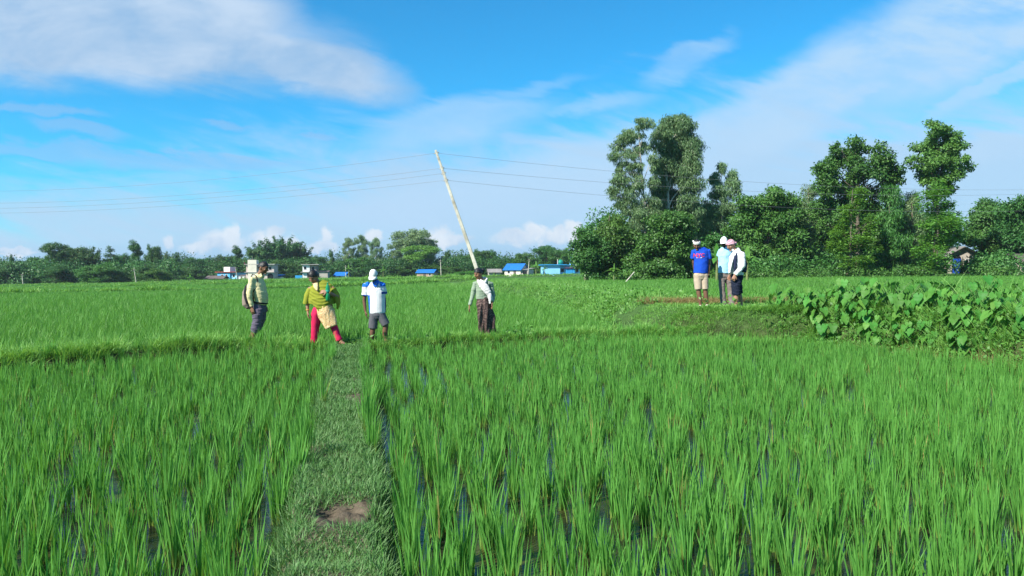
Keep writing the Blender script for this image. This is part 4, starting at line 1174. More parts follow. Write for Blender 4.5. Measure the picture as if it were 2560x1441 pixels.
def far_pole(px0, py0, px1, py1, d, label, r=.11, name='utility_pole'):
    g = at(px0, py0, d); t = at(px1, py1, d); gz = z1(g.x, d)
    root = empty(name, (g.x, d, gz)); tag(root, label, 'utility pole', 'distant poles')
    v_ = Vector((t.x - g.x, 0, t.z - gz))
    MB().tube([(0, 0, -.2), tuple(v_ * .5), tuple(v_)], [r, r * .85, r * .65], 8).build('shaft', CONC, root)
    MB().tube([tuple(v_ * .93 + Vector((-.5, -.12, 0))), tuple(v_ * .93 + Vector((.5, -.12, 0)))], [.04, .04], 6).build('crossarm', BARK, root)
far_pole(1103, 692, 1101, 650, 190, 'thin upright far pole right of the blue-roofed brick hut')
far_pole(1320, 691, 1323, 648, 190, 'thin upright far pole right of the cream house')
far_pole(341, 706, 335, 673, 165, 'far pole tilted left in front of the tall airy tree')
far_pole(58, 711, 55, 686, 165, 'short far pole near the left edge of the photo')
far_pole(594, 700, 588, 668, 206, 'tilted far pole right of the sky blue house')
far_pole(864, 694, 864, 664, 206, 'far pole beside the small blue-roofed hut')
def stake():
    a = at(1562, 697, 58); b = at(1586, 680, 58); a.z = z1(a.x, 58) - .05
    root = empty('wooden_stake', a); tag(root, 'pale wooden stake slanting out of the grass below the grove', 'stake')
    MB().tube([(0, 0, 0), tuple((b - a) * .5), tuple(b - a)], [.05, .045, .035], 8).build('stake', BARK_W, root)
    for ch in root.children: ch.name = 'shaft'
stake()
# ------------------------------------------------------------------ people
M_SKIN = mat_attr('skin', .55, .35, 40, .12, .1, .002)
M_CLOTH = mat_attr('cloth', .88, .12, 90, .22, .35, .003)
M_CLOTH_SMOOTH = mat_attr('cloth_smooth', .75, .2, 120, .12, .2, .002)
M_HAIR = mat_attr('hair', .42, .4, 120, .5, .8, .006)
M_BOTTLE, _t, _o = new_mat('green_plastic')
principled(_t, _o, (.012, .22, .075), .12, .6)

def remesh(mb, name, voxel=.007, it=3, fac=.5):
    """fuse overlapping closed shapes into one continuous surface"""
    me = mb.mesh(name + '_raw')
    o = bpy.data.objects.new(name + '_raw', me); COL.objects.link(o)
    r = o.modifiers.new('r', 'REMESH'); r.mode = 'VOXEL'; r.voxel_size = voxel
    if it:
        s_ = o.modifiers.new('s', 'SMOOTH'); s_.iterations = it; s_.factor = fac
    dg = bpy.context.evaluated_depsgraph_get(); dg.update()
    out = bpy.data.meshes.new_from_object(o.evaluated_get(dg))
    out.name = name
    bpy.data.objects.remove(o); bpy.data.meshes.remove(me)
    out.materials.clear()
    out.polygons.foreach_set('use_smooth', [True] * len(out.polygons))
    return out

def co_of(me):
    a = np.empty(len(me.vertices) * 3, np.float32); me.vertices.foreach_get('co', a); return a.reshape(-1, 3)
def no_of(me):
    a = np.empty(len(me.vertices) * 3, np.float32); me.vertex_normals.foreach_get('vector', a); return a.reshape(-1, 3)
def n3(P, f, seed=0):
    return .5 * vnoise(P[:, 0] * f[0] + P[:, 1] * f[1] * .7 + seed, P[:, 2] * f[2] + P[:, 1] * f[1] * .5 - seed) + .5 * vnoise(P[:, 0] * f[0] * 2.1 - P[:, 1] * f[1] + seed + 5, P[:, 2] * f[2] * 2.1 + seed)
def wrinkle(me, amp, f, seed=0, fn=None):
    P = co_of(me); N = no_of(me)
    g = n3(P, tuple(q * 1.5 for q in f), seed + 31)
    d = 1.3 * amp * n3(P, f, seed) + 1.5 * amp * (.22 - np.abs(g)) * sst(-.25, .25, n3(P, (3, 3, 3), seed + 50))
    if fn is not None: d = d + fn(P)
    me.vertices.foreach_set('co', np.ascontiguousarray(P + N * d[:, None], np.float32).ravel()); me.update()

def seg_radius(r): return r if isinstance(r, (tuple, list)) else (r, r)

class Person:
    def __init__(s, label, px, py, d, z=None, skin=(0.260, 0.130, 0.078)):
        s.s = d / FPX; s.d = d; s.px, s.py = px, py
        g = at(px, py, d)
        s.root_loc = Vector((g.x, d, g.z))
        s.skin = np.array(skin); s.mb = MB(); s.label = label; s.feats = []
    def P(s, px, py, dep=0.0):
        return Vector(((px - s.px) * s.s * 1.0, dep, (s.py - py) * s.s))
    # --- body
    def limb(s, pts, radii, n=12, lat=None, mb=None):
        (mb or s.mb).tube(pts, radii, n, lat)
    def head(s, c, yaw, pitch, hgt=.232, roll=0.0):
        """c: head centre; yaw 0 looks at the camera, positive turns to picture right; pitch > 0 looks down"""
        k = hgt / .232
        M = Matrix.Rotation(R(yaw), 3, 'Z') @ Matrix.Rotation(R(roll), 3, 'Y') @ Matrix.Rotation(R(pitch), 3, 'X')
        s.hM, s.hc, s.hk = M, Vector(c), k
        def f(p):
            x, y, z = p
            t = max(0, -z / (.116 * k))                   # towards the chin
            x *= 1 - .30 * t ** 1.6
            if y < 0: y *= 1 - .10 * t
            else: y *= 1 - .42 * t
            if z > .05 * k: y *= 1.03
            return Vector((x, y - .012 * t * k, z))
        s.mb.ell(c, (.074 * k, .096 * k, .116 * k), M, 24, f)
        q = lambda x, y, z: s.hc + M @ (Vector((x, y, z)) * k)
        s.q = q
        s.mb.tube([q(0, -.088, .022), q(0, -.103, -.004), q(0, -.112, -.026), q(0, -.096, -.036)], [.008 * k, .010 * k, .0135 * k, .011 * k], 8)      # nose
        s.mb.ell(q(0, -.079, -.060), (.024 * k, .011 * k, .011 * k), M, 10)      # lips
        s.mb.ell(q(0, -.079, -.097), (.026 * k, .018 * k, .016 * k), M, 10)      # chin
        s.mb.ell(q(0, -.082, .036), (.054 * k, .016 * k, .010 * k), M, 10)       # brow
        for sx in (-1, 1):
            s.mb.ell(q(.044 * sx, -.068, -.02), (.022 * k, .02 * k, .022 * k), M, 10)   # cheeks
            s.mb.ell(q(.076 * sx, .008, -.006), (.010 * k, .020 * k, .032 * k), M, 10)  # ears
        return M
    def hand(s, w, direction, palm, thumb_side, curl=.5, k=1.0):
        """w wrist, direction of the hand, palm = direction the palm faces, thumb_side = +-1"""
        D = Vector(direction).normalized(); Pm = Vector(palm); Pm = (Pm - D * D.dot(Pm)).normalized()
        Sd = D.cross(Pm) * thumb_side
        w = Vector(w)
        s.mb.tube([w - D * .02, w + D * .02 * k, w + D * .05 * k, w + D * .085 * k, w + D * .095 * k], [(.024 * k, .018 * k), (.030 * k, .017 * k), (.040 * k, .016 * k), (.041 * k, .014 * k), (.034 * k, .010 * k)], 12, Sd)
        for i, (off, L) in enumerate(((.030, .070), (.010, .078), (-.011, .073), (-.031, .058))):
            b = w + D * .083 * k + Sd * off * k
            c1 = curl * (.5 + .12 * i); c2 = curl * (1.1 + .15 * i)
            p1 = b + (D * math.cos(c1) + Pm * math.sin(c1)) * L * .45 * k + Sd * off * .12 * k
            p2 = p1 + (D * math.cos(c2) + Pm * math.sin(c2)) * L * .33 * k
            p3 = p2 + (D * math.cos(c2 * 1.4) + Pm * math.sin(c2 * 1.4)) * L * .24 * k
            s.mb.tube([b - D * .02, b, p1, p2, p3], [.0085 * k, .0092 * k, .0086 * k, .0078 * k, .006 * k], 8)
        t0 = w + D * .028 * k + Sd * .026 * k
        t1 = t0 + (D * .62 + Sd * .70 + Pm * .25).normalized() * .040 * k
        t2 = t1 + (D * .85 + Sd * .25 + Pm * .40).normalized() * .034 * k
        s.mb.tube([t0 - Sd * .01, t0, t1, t2], [.012 * k, .013 * k, .0105 * k, .007 * k], 8)
    def foot(s, ankle, toe_dir, L=.235, tilt=0.0):
        a = Vector(ankle); D = Vector((toe_dir[0], toe_dir[1], 0)).normalized(); up = Vector((0, 0, 1))
        sd = D.cross(up)
        f = lambda k, z: a + D * (k * L) + up * (z - tilt * k * L)
        h = .075
        s.mb.tube([f(-.24, .02 - h), f(-.2, .032 - h), f(0, .05 - h), f(.25, .045 - h), f(.5, .03 - h), f(.68, .022 - h), f(.78, .018 - h)],
                  [(.02, .02), (.032, .030), (.036, .048), (.040, .040), (.047, .028), (.046, .020), (.03, .012)], 12, sd)
        for i in range(5):
            o = (-.034 + .017 * i)
            s.mb.tube([f(.62, .02 - h) + sd * o, f(.80 + .05 * (1 - abs(i - 1) * .25), .014 - h) + sd * o * 1.05], [.0095, .008], 8)
    def body(s, voxel=.0065, name='person', skinfn=None):
        me = remesh(s.mb, name, voxel, 2, .45)
        P = co_of(me)
        i0 = P[:, 2] < P[:, 2].min() + .05
        gz = zt(P[i0, 0] + s.root_loc.x, P[i0, 1] + s.root_loc.y).max() - P[i0, 2].min()
        s.root_loc.z += max(-.07, min(.07, gz - .012 - s.root_loc.z))      # stand on the ground that is there
        C = np.tile(s.skin, (len(P), 1)) * (1 + .10 * n3(P, (9, 9, 9), 3)[:, None])
        def paint(c, r, col, am=1.0):
            nonlocal C
            d = np.linalg.norm(P - np.array(c)[None], axis=1)
            k = (sst(r, r * .45, d) * am)[:, None]
            C = C * (1 - k) + np.array(col) * k
        if hasattr(s, 'q'):
            k = s.hk
            for sx in (-1, 1):
                paint(s.q(.031 * sx, -.089, .014), .0135 * k, (.012, .009, .008))
                for j in range(4): paint(s.q((.018 + .009 * j) * sx, -.092 + .003 * j, .036 + .002 * (1 - abs(j - 1.5))), .009 * k, (.012, .009, .008), .9)
            for j in (-1, 0, 1): paint(s.q(.012 * j, -.094 + .003 * abs(j), -.060), .011 * k, (.16, .055, .045), .7)
            if skinfn: C = skinfn(s, P, C)
        set_attr(me, 'Col', C)
        o = link(name, me, M_SKIN, None, s.root_loc)
        tag(o, s.label, 'person')
        s.o = o
        return o
    # --- clothing and hair
    def piece(s, name, mb, colfn, voxel=.010, it=3, amp=.006, f=(7, 7, 12), seed=0, mat=None, fn=None, label=None):
        me = remesh(mb, name, voxel, it)
        wrinkle(me, amp, f, seed, fn)
        P = co_of(me)
        C = colfn(P) if callable(colfn) else np.tile(np.array(colfn), (len(P), 1))
        set_attr(me, 'Col', C)
        o = link(name, me, mat or M_CLOTH, s.o)
        if label: o['label'] = label
        return o
    def hair(s, cap=True, thick=.012, low=-.02, front=.05, bun=None, col=(.012, .010, .009), back=0.0):
        """hair follows the skull; front: height of the hairline on the forehead, low: how far down the back and sides"""
        k = s.hk
        mb = MB()
        def f(p):
            x, y, z = p
            t = (p.y / (.096 * k) + 1) / 2                      # 0 brow .. 1 nape
            lim = (front * (1 - t) + low * t) * k
            if t > .35 and t < .6: lim = min(lim, .015 * k)
            if z < lim: z = lim - (lim - z) * .06; x *= .93; 
            if z < lim and t < .3: y *= .92
            return Vector((x, y + .004 * k, z))
        mb.ell(s.hc, (.074 * k + thick, .096 * k + thick, .116 * k + thick), s.hM, 28, f)
        if bun:
            for c, r in bun: mb.ell(s.q(*c), (r * k,) * 3, s.hM, 14)
        return s.piece('hair', mb, lambda P: np.tile(np.array(col), (len(P), 1)) * (1 + .8 * n3(P, (60, 60, 60), 2)[:, None]), .006, 2, .005, (40, 40, 40), 1, M_HAIR)
    def cap(s, col=(.72, .72, .70), tip=0.0, shadow=None):
        k = s.hk; mb = MB()
        def f(p):
            x, y, z = p
            if z < .020 * k: z = .020 * k - (.020 * k - z) * .05
            return Vector((x, y, z * 1.04))
        mb.ell(s.hc, (.084 * k, .106 * k, .124 * k), s.hM, 28, f)
        mb.ell(s.q(0, 0, .130), (.008, .008, .006), s.hM, 10)
        o = s.piece('cap', mb, col, .006, 2, .002, (20, 20, 20), 1, M_CLOTH)
        br = MB()
        n = 14
        rows = []
        for i, (kk, zz) in enumerate(((0, 0), (.35, -.002), (.7, -.010), (1, -.022))):
            row = []
            for j in range(n + 1):
                a = math.pi * (j / n)
                x = -math.cos(a) * (.080 + .004 * kk); y = -.055 - math.sin(a) * (.048 + .075 * kk) + .0 * kk
                row.append(s.q(x, y, .036 + zz - .030 * (abs(math.cos(a)) ** 2) * (.4 + .6 * kk) + tip))
            rows.append(row)
        for dz, fl in ((.004, False), (-.003, True)):
            vr = [[br.bm.verts.new(p + s.hM @ Vector((0, 0, dz))) for p in row] for row in rows]
            for A, B in zip(vr, vr[1:]):
                for j in range(n): br.bm.faces.new((A[j], A[j + 1], B[j + 1], B[j]) if not fl else (B[j], B[j + 1], A[j + 1], A[j]))
            if not fl: top_edge = vr[-1]
            else:
                for j in range(n): br.bm.faces.new((top_edge[j], top_edge[j + 1], vr[-1][j + 1], vr[-1][j]))
        me = br.mesh('brim', True); set_attr(me, 'Col', np.tile(np.array(col), (len(me.vertices), 1)))
        link('brim', me, M_CLOTH, o)
        return o

def lerp(a, b, t): return Vector(a) * (1 - t) + Vector(b) * t
WHITE = (.68, .67, .64)
LATX = (1, 0, 0)

# ---------------- A: man with a backpack, facing right
A = Person('man in a pale yellow long-sleeved shirt and rolled purple-grey trousers, seen from the side', 640, 853, 15.3, skin=(0.195, 0.098, 0.055))
P = A.P; LAT = (.12, 1, 0)
ns, fs = P(638, 692, -.165), P(646, 692, .165); ne, fe = P(633.5, 733, -.225), P(652, 731, .225); nw, fw = P(640, 764, -.205), P(656, 762, .205)
A.head(P(660.5, 666), 78, 17, .255)
A.limb([P(646, 700), P(650, 686), P(656, 675)], [.066, .058, .055])
A.limb([P(645, 698), P(650, 728), P(654, 752), P(650, 772)], [(.13, .08), (.15, .11), (.14, .11), (.12, .10)], 16, LAT)
A.limb([P(643, 698, -.10), ns, lerp(ns, ne, .5), ne, lerp(ne, nw, .4), nw], [.05, .052, .045, .038, .037, .026])
A.limb([P(647, 698, .10), fs, lerp(fs, fe, .5), fe, lerp(fe, fw, .4), fw], [.05, .052, .045, .038, .037, .026])
A.hand(nw, (.12, .0, -1), (.35, 1, 0), -1, .55, 1.1); A.hand(fw, (.15, 0, -1), (.2, -1, 0), 1, .6, 1.05)
A.limb([P(647, 770, -.09), P(647, 800, -.09), P(641, 815, -.09), P(638, 830, -.09), P(635.5, 846, -.09)], [.085, .06, .055, .050, .034])
A.limb([P(648, 770, .09), P(646, 800, .09), P(635, 822, .1), P(626, 836, .1), P(617, 847, .1)], [.085, .06, .055, .046, .034])
A.foot(P(635.5, 846, -.09), (1, -.2)); A.foot(P(616.5, 846, .1), (.95, .15))
A.body()
A.hair(front=.062, low=-.045, thick=.010)
mb = MB()
mb.tube([P(652, 683), P(648, 688), P(646.5, 695), P(648, 705), P(651, 722), P(654, 738), P(655, 748), P(653.5, 757)],
        [(.056, .054), (.085, .070), (.150, .095), (.178, .116), (.182, .130), (.174, .134), (.166, .128), (.160, .112)], 20, LAT)
for a, e, w_, z in ((ns, ne, nw, -.1), (fs, fe, fw, .1)):
    mb.tube([P(645, 697, z), a + Vector((0, 0, -.012)), lerp(a, e, .5), e, lerp(e, w_, .5), lerp(e, w_, .92)], [.058, .062, .063, .057, .052, .042], 14)
mb.tube([P(649, 687.5), P(652, 684)], [(.074, .080), (.064, .068)], 16, LAT)
for z in (-.055, .055): mb.tube([P(655, 681.5, z * .8), P(658.5, 688, z * 1.2), P(659, 692, z)], [(.020, .030), (.020, .026), (.008, .010)], 8, LAT)
YEL = np.array((.62, .56, .30))
A.piece('shirt', mb, lambda Q: np.tile(YEL, (len(Q), 1)) * (1 - .12 * sst(.1, -.2, n3(Q, (3, 3, 3), 4))[:, None]), .009, 3, .016, (6, 6, 11), 2)
mb = MB()
mb.tube([P(653, 753), P(651, 762), P(649, 775), P(648, 784)], [(.155, .118), (.165, .125), (.168, .122), (.10, .09)], 18, LAT)
for z, k1, k2, k3 in ((-.085, P(647.5, 798, -.09), P(643, 816, -.09), P(639.5, 828, -.09)), (.085, P(648, 798, .095), P(641, 815, .1), P(634, 825, .1))):
    mb.tube([P(649, 768, z), P(649, 782, z * 1.08), k1, k2, k3], [(.105, .115), (.10, .112), (.088, .098), (.082, .088), (.066, .070)], 14, LAT)
A.piece('trousers', mb, lambda Q: np.tile(np.array((.105, .090, .125)), (len(Q), 1)) * (1 + .25 * n3(Q, (4, 4, 4), 1)[:, None]), .010, 3, .020, (6, 6, 22), 5)
mb = MB(); mb.tube([P(653.5, 751), P(652.8, 756)], [(.172, .134), (.172, .134)], 20, LAT); A.piece('belt', mb, (.02, .018, .016), .010, 1, 0)
# backpack hangs on him: its own thing
def backpack():
    root = empty('backpack', A.root_loc); tag(root, 'dark grey and tan backpack on the back of the pale yellow shirt man', 'backpack')
    class Q: pass
    q = Q(); q.o = root
    mb = MB()
    mb.tube([P(629, 706), P(625, 712), P(621.5, 728), P(621, 745), P(622, 757), P(626, 764), P(629, 765)], [(.08, .04), (.13, .065), (.15, .095), (.155, .11), (.15, .105), (.12, .07), (.08, .03)], 18, LAT)
    def colr(Z):
        x = Z[:, 0] - (619 - 640) * A.s; z = (Z[:, 2] / A.s)
        tan = ((x < -.02 + .05 * sst(120, 95, z)) | (z < 97)).astype(float)[:, None]
        return tan * np.array((.26, .20, .17)) + (1 - tan) * np.array((.022, .022, .026))
    Person.piece(q, 'bag', mb, colr, .009, 2, .008, (8, 8, 8), 3)
    mb = MB(); mb.tube([P(620.5, 735, -.04), P(617, 742, -.04), P(618, 757, -.04), P(622, 761, -.04)], [(.08, .02), (.10, .05), (.10, .05), (.07, .02)], 14, LAT)
    Person.piece(q, 'front_pocket', mb, (.20, .155, .135), .008, 2, .005, (8, 8, 8), 1)
    for z in (-.14, .14):
        mb = MB()
        pts = [P(629, 708, z * .7), P(632, 694, z * .95), P(640, 681.5, z), P(648, 686, z), P(652.5, 700, z), P(650, 716, z * 1.15), P(640, 728, z * 1.4), P(630, 740, z * 1.1)]
        mb.tube(pts, [(.022, .008)] * 8, 8, LAT)
        Person.piece(q, 'strap', mb, (.03, .022, .022), .006, 1, 0)
    mb = MB(); mb.tube([P(630, 706, -.03), P(628, 700, -.02), P(628, 700, .02), P(630, 706, .03)], [.007] * 4, 6); Person.piece(q, 'handle', mb, (.03, .022, .022), .005, 0, 0)
backpack()

# ---------------- B: woman in an olive shawl
B = Person('woman with bowed head in an olive green shawl, cream flowered tunic and crimson trousers', 815, 862, 14.5, skin=(0.286, 0.150, 0.088))
P = B.P
B.head(P(788, 686, -.07), -16, 34, .255)
B.limb([P(803, 714), P(799, 703, -.01), P(792, 694, -.04)], [.06, .054, .052])
ls, rs_ = P(777, 716), P(832, 715); le, re_ = P(769.5, 750, -.02), P(846, 737, -.06); lw, rw = P(772, 771, -.06), P(827, 723, -.20)
B.limb([P(803, 712), P(806, 735), P(808, 758), P(808, 776)], [(.14, .09), (.15, .11), (.15, .11), (.14, .11)], 16, LATX)
B.limb([P(785, 714), ls, lerp(ls, le, .5), le, lerp(le, lw, .4), lw], [.05, .05, .044, .038, .035, .025])
B.limb([P(825, 714), rs_, lerp(rs_, re_, .5), re_, lerp(re_, rw, .45), rw], [.05, .05, .044, .038, .035, .026])
B.hand(lw, (.06, -.05, -1), (1, .2, 0), 1, .45, 1.05); B.hand(rw, (-1, -.10, .03), (0, .8, -.5), 1, .55, 1.1)
B.limb([P(794, 774), P(789, 812), P(786, 835), P(784, 853)], [.09, .06, .05, .035]); B.limb([P(818, 774), P(836, 812), P(843, 832), P(848, 846)], [.09, .06, .05, .035])
B.foot(P(784, 853), (-.25, -1), .22); B.foot(P(849.5, 846), (.75, -.75), .22)
B.body()
B.hair(front=.058, low=-.07, thick=.017, bun=[((0, .10, -.03), .05)])
mb = MB()
mb.tube([P(808, 742), P(809, 755), P(810, 768), P(808, 780)], [(.15, .12), (.165, .13), (.175, .14), (.12, .11)], 18, LATX)
mb.tube([P(798, 765), P(792, 782), P(788.5, 812), P(786, 838), P(784, 853)], [(.105, .13), (.105, .12), (.078, .085), (.066, .072), (.072, .075)], 14, LATX)
mb.tube([P(818, 765), P(824, 785), P(836, 813), P(843, 832), P(848.5, 846)], [(.10, .13), (.098, .11), (.078, .085), (.066, .072), (.068, .072)], 14, LATX)
B.piece('trousers', mb, lambda Q: np.tile(np.array((.58, .020, .085)), (len(Q), 1)) * (1 + .15 * n3(Q, (4, 4, 4), 1)[:, None]), .010, 3, .014, (8, 8, 6), 3)
mb = MB()
mb.tube([P(800, 708), P(805, 725), P(808, 745), P(811, 762, -.01), P(818, 780, -.05), P(826, 797, -.075), P(832, 811, -.09)], [(.11, .09), (.155, .12), (.155, .125), (.175, .15), (.165, .12), (.145, .075), (.115, .045)], 20, LATX)
mb.tube([P(818, 768, .06), P(820, 790, .10), P(821, 807, .11)], [(.14, .07), (.14, .045), (.13, .03)], 14, LATX)
def kurta(Q):
    n = n3(Q, (70, 70, 70), 5)
    base = np.tile(np.array((.66, .47, .22)), (len(Q), 1))
    k = sst(.10, .22, n)[:, None]; k2 = sst(-.14, -.24, n)[:, None]
    return base * (1 - k) * (1 - k2) + k * np.array((.40, .16, .08)) + k2 * np.array((.74, .60, .40))
B.piece('tunic', mb, kurta, .009, 2, .016, (10, 6, 3), 8)
# shawl: one cloth wrapped round the shoulders, dipping to a point in front
mb = MB()
mb.tube([P(801, 697), P(803, 703), P(804, 711), P(805, 722), P(806, 735), P(806, 746), P(806, 754)], [(.085, .085), (.155, .10), (.225, .125), (.255, .15), (.268, .165), (.270, .172), (.262, .165)], 26, LATX)
mb.tube([P(778, 716), P(771, 735), P(767, 755)], [(.065, .09), (.075, .10), (.070, .095)], 14, LATX)
mb.tube([P(833, 716), P(843, 735, -.0), P(846, 753, .03), P(843.5, 766, .05)], [(.066, .10), (.062, .115), (.036, .10), (.014, .07)], 14, LATX)
mb.tube([P(806, 740, -.08), P(807, 755, -.10), P(806, 764, -.115), P(804, 772, -.12)], [(.21, .10), (.17, .075), (.115, .055), (.04, .03)], 18, LATX)
def folds(Q):       # catenary folds hung between the shoulders
    x = Q[:, 0] - (806 - 815) * B.s; z = Q[:, 2]
    ph = z - 1.1 * x * x
    return .0075 * np.sin(ph * 88 + 3.4 * np.sin(x * 6 + 1) + 5 * n3(Q, (4, 4, 3), 12)) * (.35 + 1.3 * np.abs(n3(Q, (5, 5, 5), 22)) * 2) * sst(.02, -.12, Q[:, 1]) * sst(.34, .1, np.abs(x)) + .006 * np.sin(x * 60) * sst(.0, .1, Q[:, 1])
B.piece('shawl', mb, lambda Q: np.tile(np.array((.225, .245, .028)), (len(Q), 1)) * (1 + .16 * n3(Q, (5, 5, 5), 1)[:, None]), .009, 2, .012, (6, 6, 5), 8, M_CLOTH, folds)
mb = MB(); mb.tube([P(794, 702, -.115), P(796.5, 711, -.145), P(800, 719, -.165), P(801, 722, -.165)], [(.05, .02), (.047, .03), (.022, .025), (.008, .01)], 12, LATX)
B.piece('neckline', mb, (.66, .50, .26), .006, 1, .002)
for c, d_ in ((lerp(le, lw, .9), (lw - le)), (lerp(re_, rw, .86), (rw - re_))):
    mb = MB(); d_ = d_.normalized(); mb.tube([c - d_ * .008, c + d_ * .008], [.036, .036], 14); B.piece('bangle', mb, (.55, .33, .06), .004, 0, 0)
for a, d_ in ((P(784, 853), Vector((-.25, -1, 0))), (P(849.5, 846), Vector((.75, -.75, 0)))):
    mb = MB(); d_ = d_.normalized(); sd = d_.cross(Vector((0, 0, 1))); up = Vector((0, 0, 1))
    mb.tube([a - d_ * .06 - up * .078, a + d_ * .05 - up * .078, a + d_ * .19 - up * .078], [(.036, .012), (.042, .012), (.044, .012)], 12, sd); mb.tube([a + d_ * .10 - up * .07 - sd * .045, a + d_ * .10 - up * .018, a + d_ * .10 - up * .07 + sd * .045], [(.025, .007)] * 3, 8, d_)
    B.piece('sandal', mb, (.06, .03, .03), .006, 1, 0)
def bottle():
    root = empty('bottle', B.root_loc + P(826.5, 745, -.185)); tag(root, 'green plastic drink bottle held upright against the olive shawl', 'bottle')
    u_ = B.s
    mb = MB(); mb.tube([(0, 0, 0), (0, 0, .01), (0, 0, .12), (0, 0, .14), (0, 0, .24), (0, 0, .28), (0, 0, .315), (0, 0, .325)], [.034, .042, .042, .039, .042, .034, .016, .014], 18)
    mb.build('bottle_body', M_BOTTLE, root, True)
    mb = MB(); mb.tube([(0, 0, .322), (0, 0, .326), (0, 0, .350), (0, 0, .352)], [.015, .017, .017, .014], 14); mb.build('lid', M_BOTTLE, root, True)
    mb = MB(); mb.tube([(0, 0, .15), (0, 0, .152), (0, 0, .205), (0, 0, .207)], [.041, .0435, .0435, .041], 18); mb.build('bottle_wrapper', PT['green'], root, True)
bottle()

# ---------------- C: man in a white and blue polo shirt and white cap
C = Person('man in a white cap, white polo shirt with blue sides and grey shorts', 945, 860, 14.9, skin=(0.137, 0.065, 0.039))
P = C.P
C.head(P(937, 688, -.06), -6, 33, .238)
C.limb([P(943, 714), P(941, 704, -.01), P(939, 696, -.03)], [.062, .056, .054])
ls, rs_ = P(916, 714), P(957, 713); le, re_ = P(911.5, 752, .0), P(960, 746, .06); lw, rw = P(915, 777, -.03), P(961.5, 771, .10)
C.limb([P(942, 712), P(943, 740), P(944, 765), P(944, 785)], [(.13, .08), (.14, .10), (.13, .10), (.13, .10)], 16, LATX)
C.limb([P(925, 714), ls, lerp(ls, le, .5), le, lerp(le, lw, .4), lw], [.05, .05, .042, .036, .035, .025])
C.limb([P(950, 714), rs_, lerp(rs_, re_, .5), re_, lerp(re_, rw, .4), rw], [.05, .05, .042, .036, .035, .025])
C.hand(lw, (.12, -.05, -1), (1, .3, 0), 1, .5, 1.05); C.hand(rw, (-.1, .2, -1), (-1, 0, 0), -1, .5)
C.limb([P(935, 785), P(933, 818), P(931, 832), P(930, 842), P(929, 853)], [.085, .058, .056, .050, .034]); C.limb([P(953, 785), P(965, 813), P(963, 828), P(963, 840), P(963, 849)], [.085, .056, .056, .048, .034])
C.foot(P(929, 853), (-.1, -1)); C.foot(P(963.5, 849), (.3, -1))
C.body()
C.hair(front=.05, low=-.05, thick=.006)
C.cap((.72, .72, .69), -.006)
mb = MB()
mb.tube([P(941.5, 704), P(941.5, 708), P(941, 714), P(941.5, 726), P(942.5, 745), P(943.5, 765), P(944, 780), P(944, 784)],
        [(.085, .075), (.13, .085), (.185, .10), (.185, .125), (.172, .130), (.165, .130), (.163, .130), (.155, .12)], 22, LATX)
for a, e, x in ((ls, le, 924), (rs_, re_, 951)):
    mb.tube([P(x, 713), a, lerp(a, e, .3), lerp(a, e, .66)], [.078, .076, .072, .074], 14)
BL = np.array((.015, .125, .52)); WH = np.array((.66, .66, .66)); NV = np.array((.015, .05, .25))
def polo(Q):
    px = Q[:, 0] / C.s + C.px; py = C.py - Q[:, 2] / C.s
    C_ = np.tile(WH, (len(Q), 1))
    side = ((px < 928.5 - .02 * (py - 740)) & (py > 737) & (px > 915.5)) | ((px > 958.5) & (py > 745) & (px < 975) & (Q[:, 1] > -.02))
    yoke = (py < 716 - .0 * px) & ((px < 929 - (py - 706) * .55) | (px > 951 + (py - 706) * .3)) & (px > 915) | ((px <= 921) & (py < 717) & (py > 708))
    cuff = ((px < 922) & (py > 736.5) & (px < 918 + (py - 738))) | ((px > 955) & (py > 729) & (py < 734) & (px > 957))
    C_[side] = BL; C_[yoke] = BL * 1.05; C_[cuff & ~side] = NV
    seam = (np.abs(px - 943) < .5) & (py > 706) & (py < 724) & (Q[:, 1] < 0)
    C_[seam] = WH * .55
    return C_
C.piece('shirt', mb, polo, .0075, 3, .014, (6, 6, 5), 4, M_CLOTH)
mb = MB(); mb.tube([P(942, 709, -.015), P(940, 702, -.01)], [(.088, .085), (.074, .074)], 18, LATX); mb.tube([P(935.5, 705, -.08), P(941, 716, -.125)], [(.022, .008), (.018, .008)], 8, LATX); mb.tube([P(949, 705, -.075), P(944, 716, -.125)], [(.022, .008), (.018, .008)], 8, LATX)
C.piece('collar', mb, tuple(BL), .006, 1, 0)
mb = MB()
mb.tube([P(944, 779), P(944, 788), P(944, 796)], [(.152, .12), (.155, .12), (.10, .09)], 18, LATX)
mb.tube([P(936, 784), P(934, 800), P(932.5, 821)], [(.092, .11), (.092, .10), (.090, .095)], 14, LATX); mb.tube([P(952, 784), P(958, 798), P(966, 812)], [(.090, .11), (.090, .10), (.086, .092)], 14, LATX)
C.piece('shorts', mb, lambda Q: np.tile(np.array((.105, .105, .118)), (len(Q), 1)) * (1 + .2 * n3(Q, (4, 4, 4), 1)[:, None]), .009, 2, .010, (8, 8, 6), 1)
def chest_mark():
    mb = MB()
    for dx, dz, w_, h_ in ((0, .012, .010, .012), (.0, -.006, .018, .004), (-.002, -.016, .014, .004)):
        c = P(951.8, 716.5)
        mb.box(c.x + dx - w_ / 2, c.x + dx + w_ / 2, -.1365, -.120, c.z + dz - h_ / 2, c.z + dz + h_ / 2)
    mb.build('chest_emblem', PT['dark'], C.o)
chest_mark()

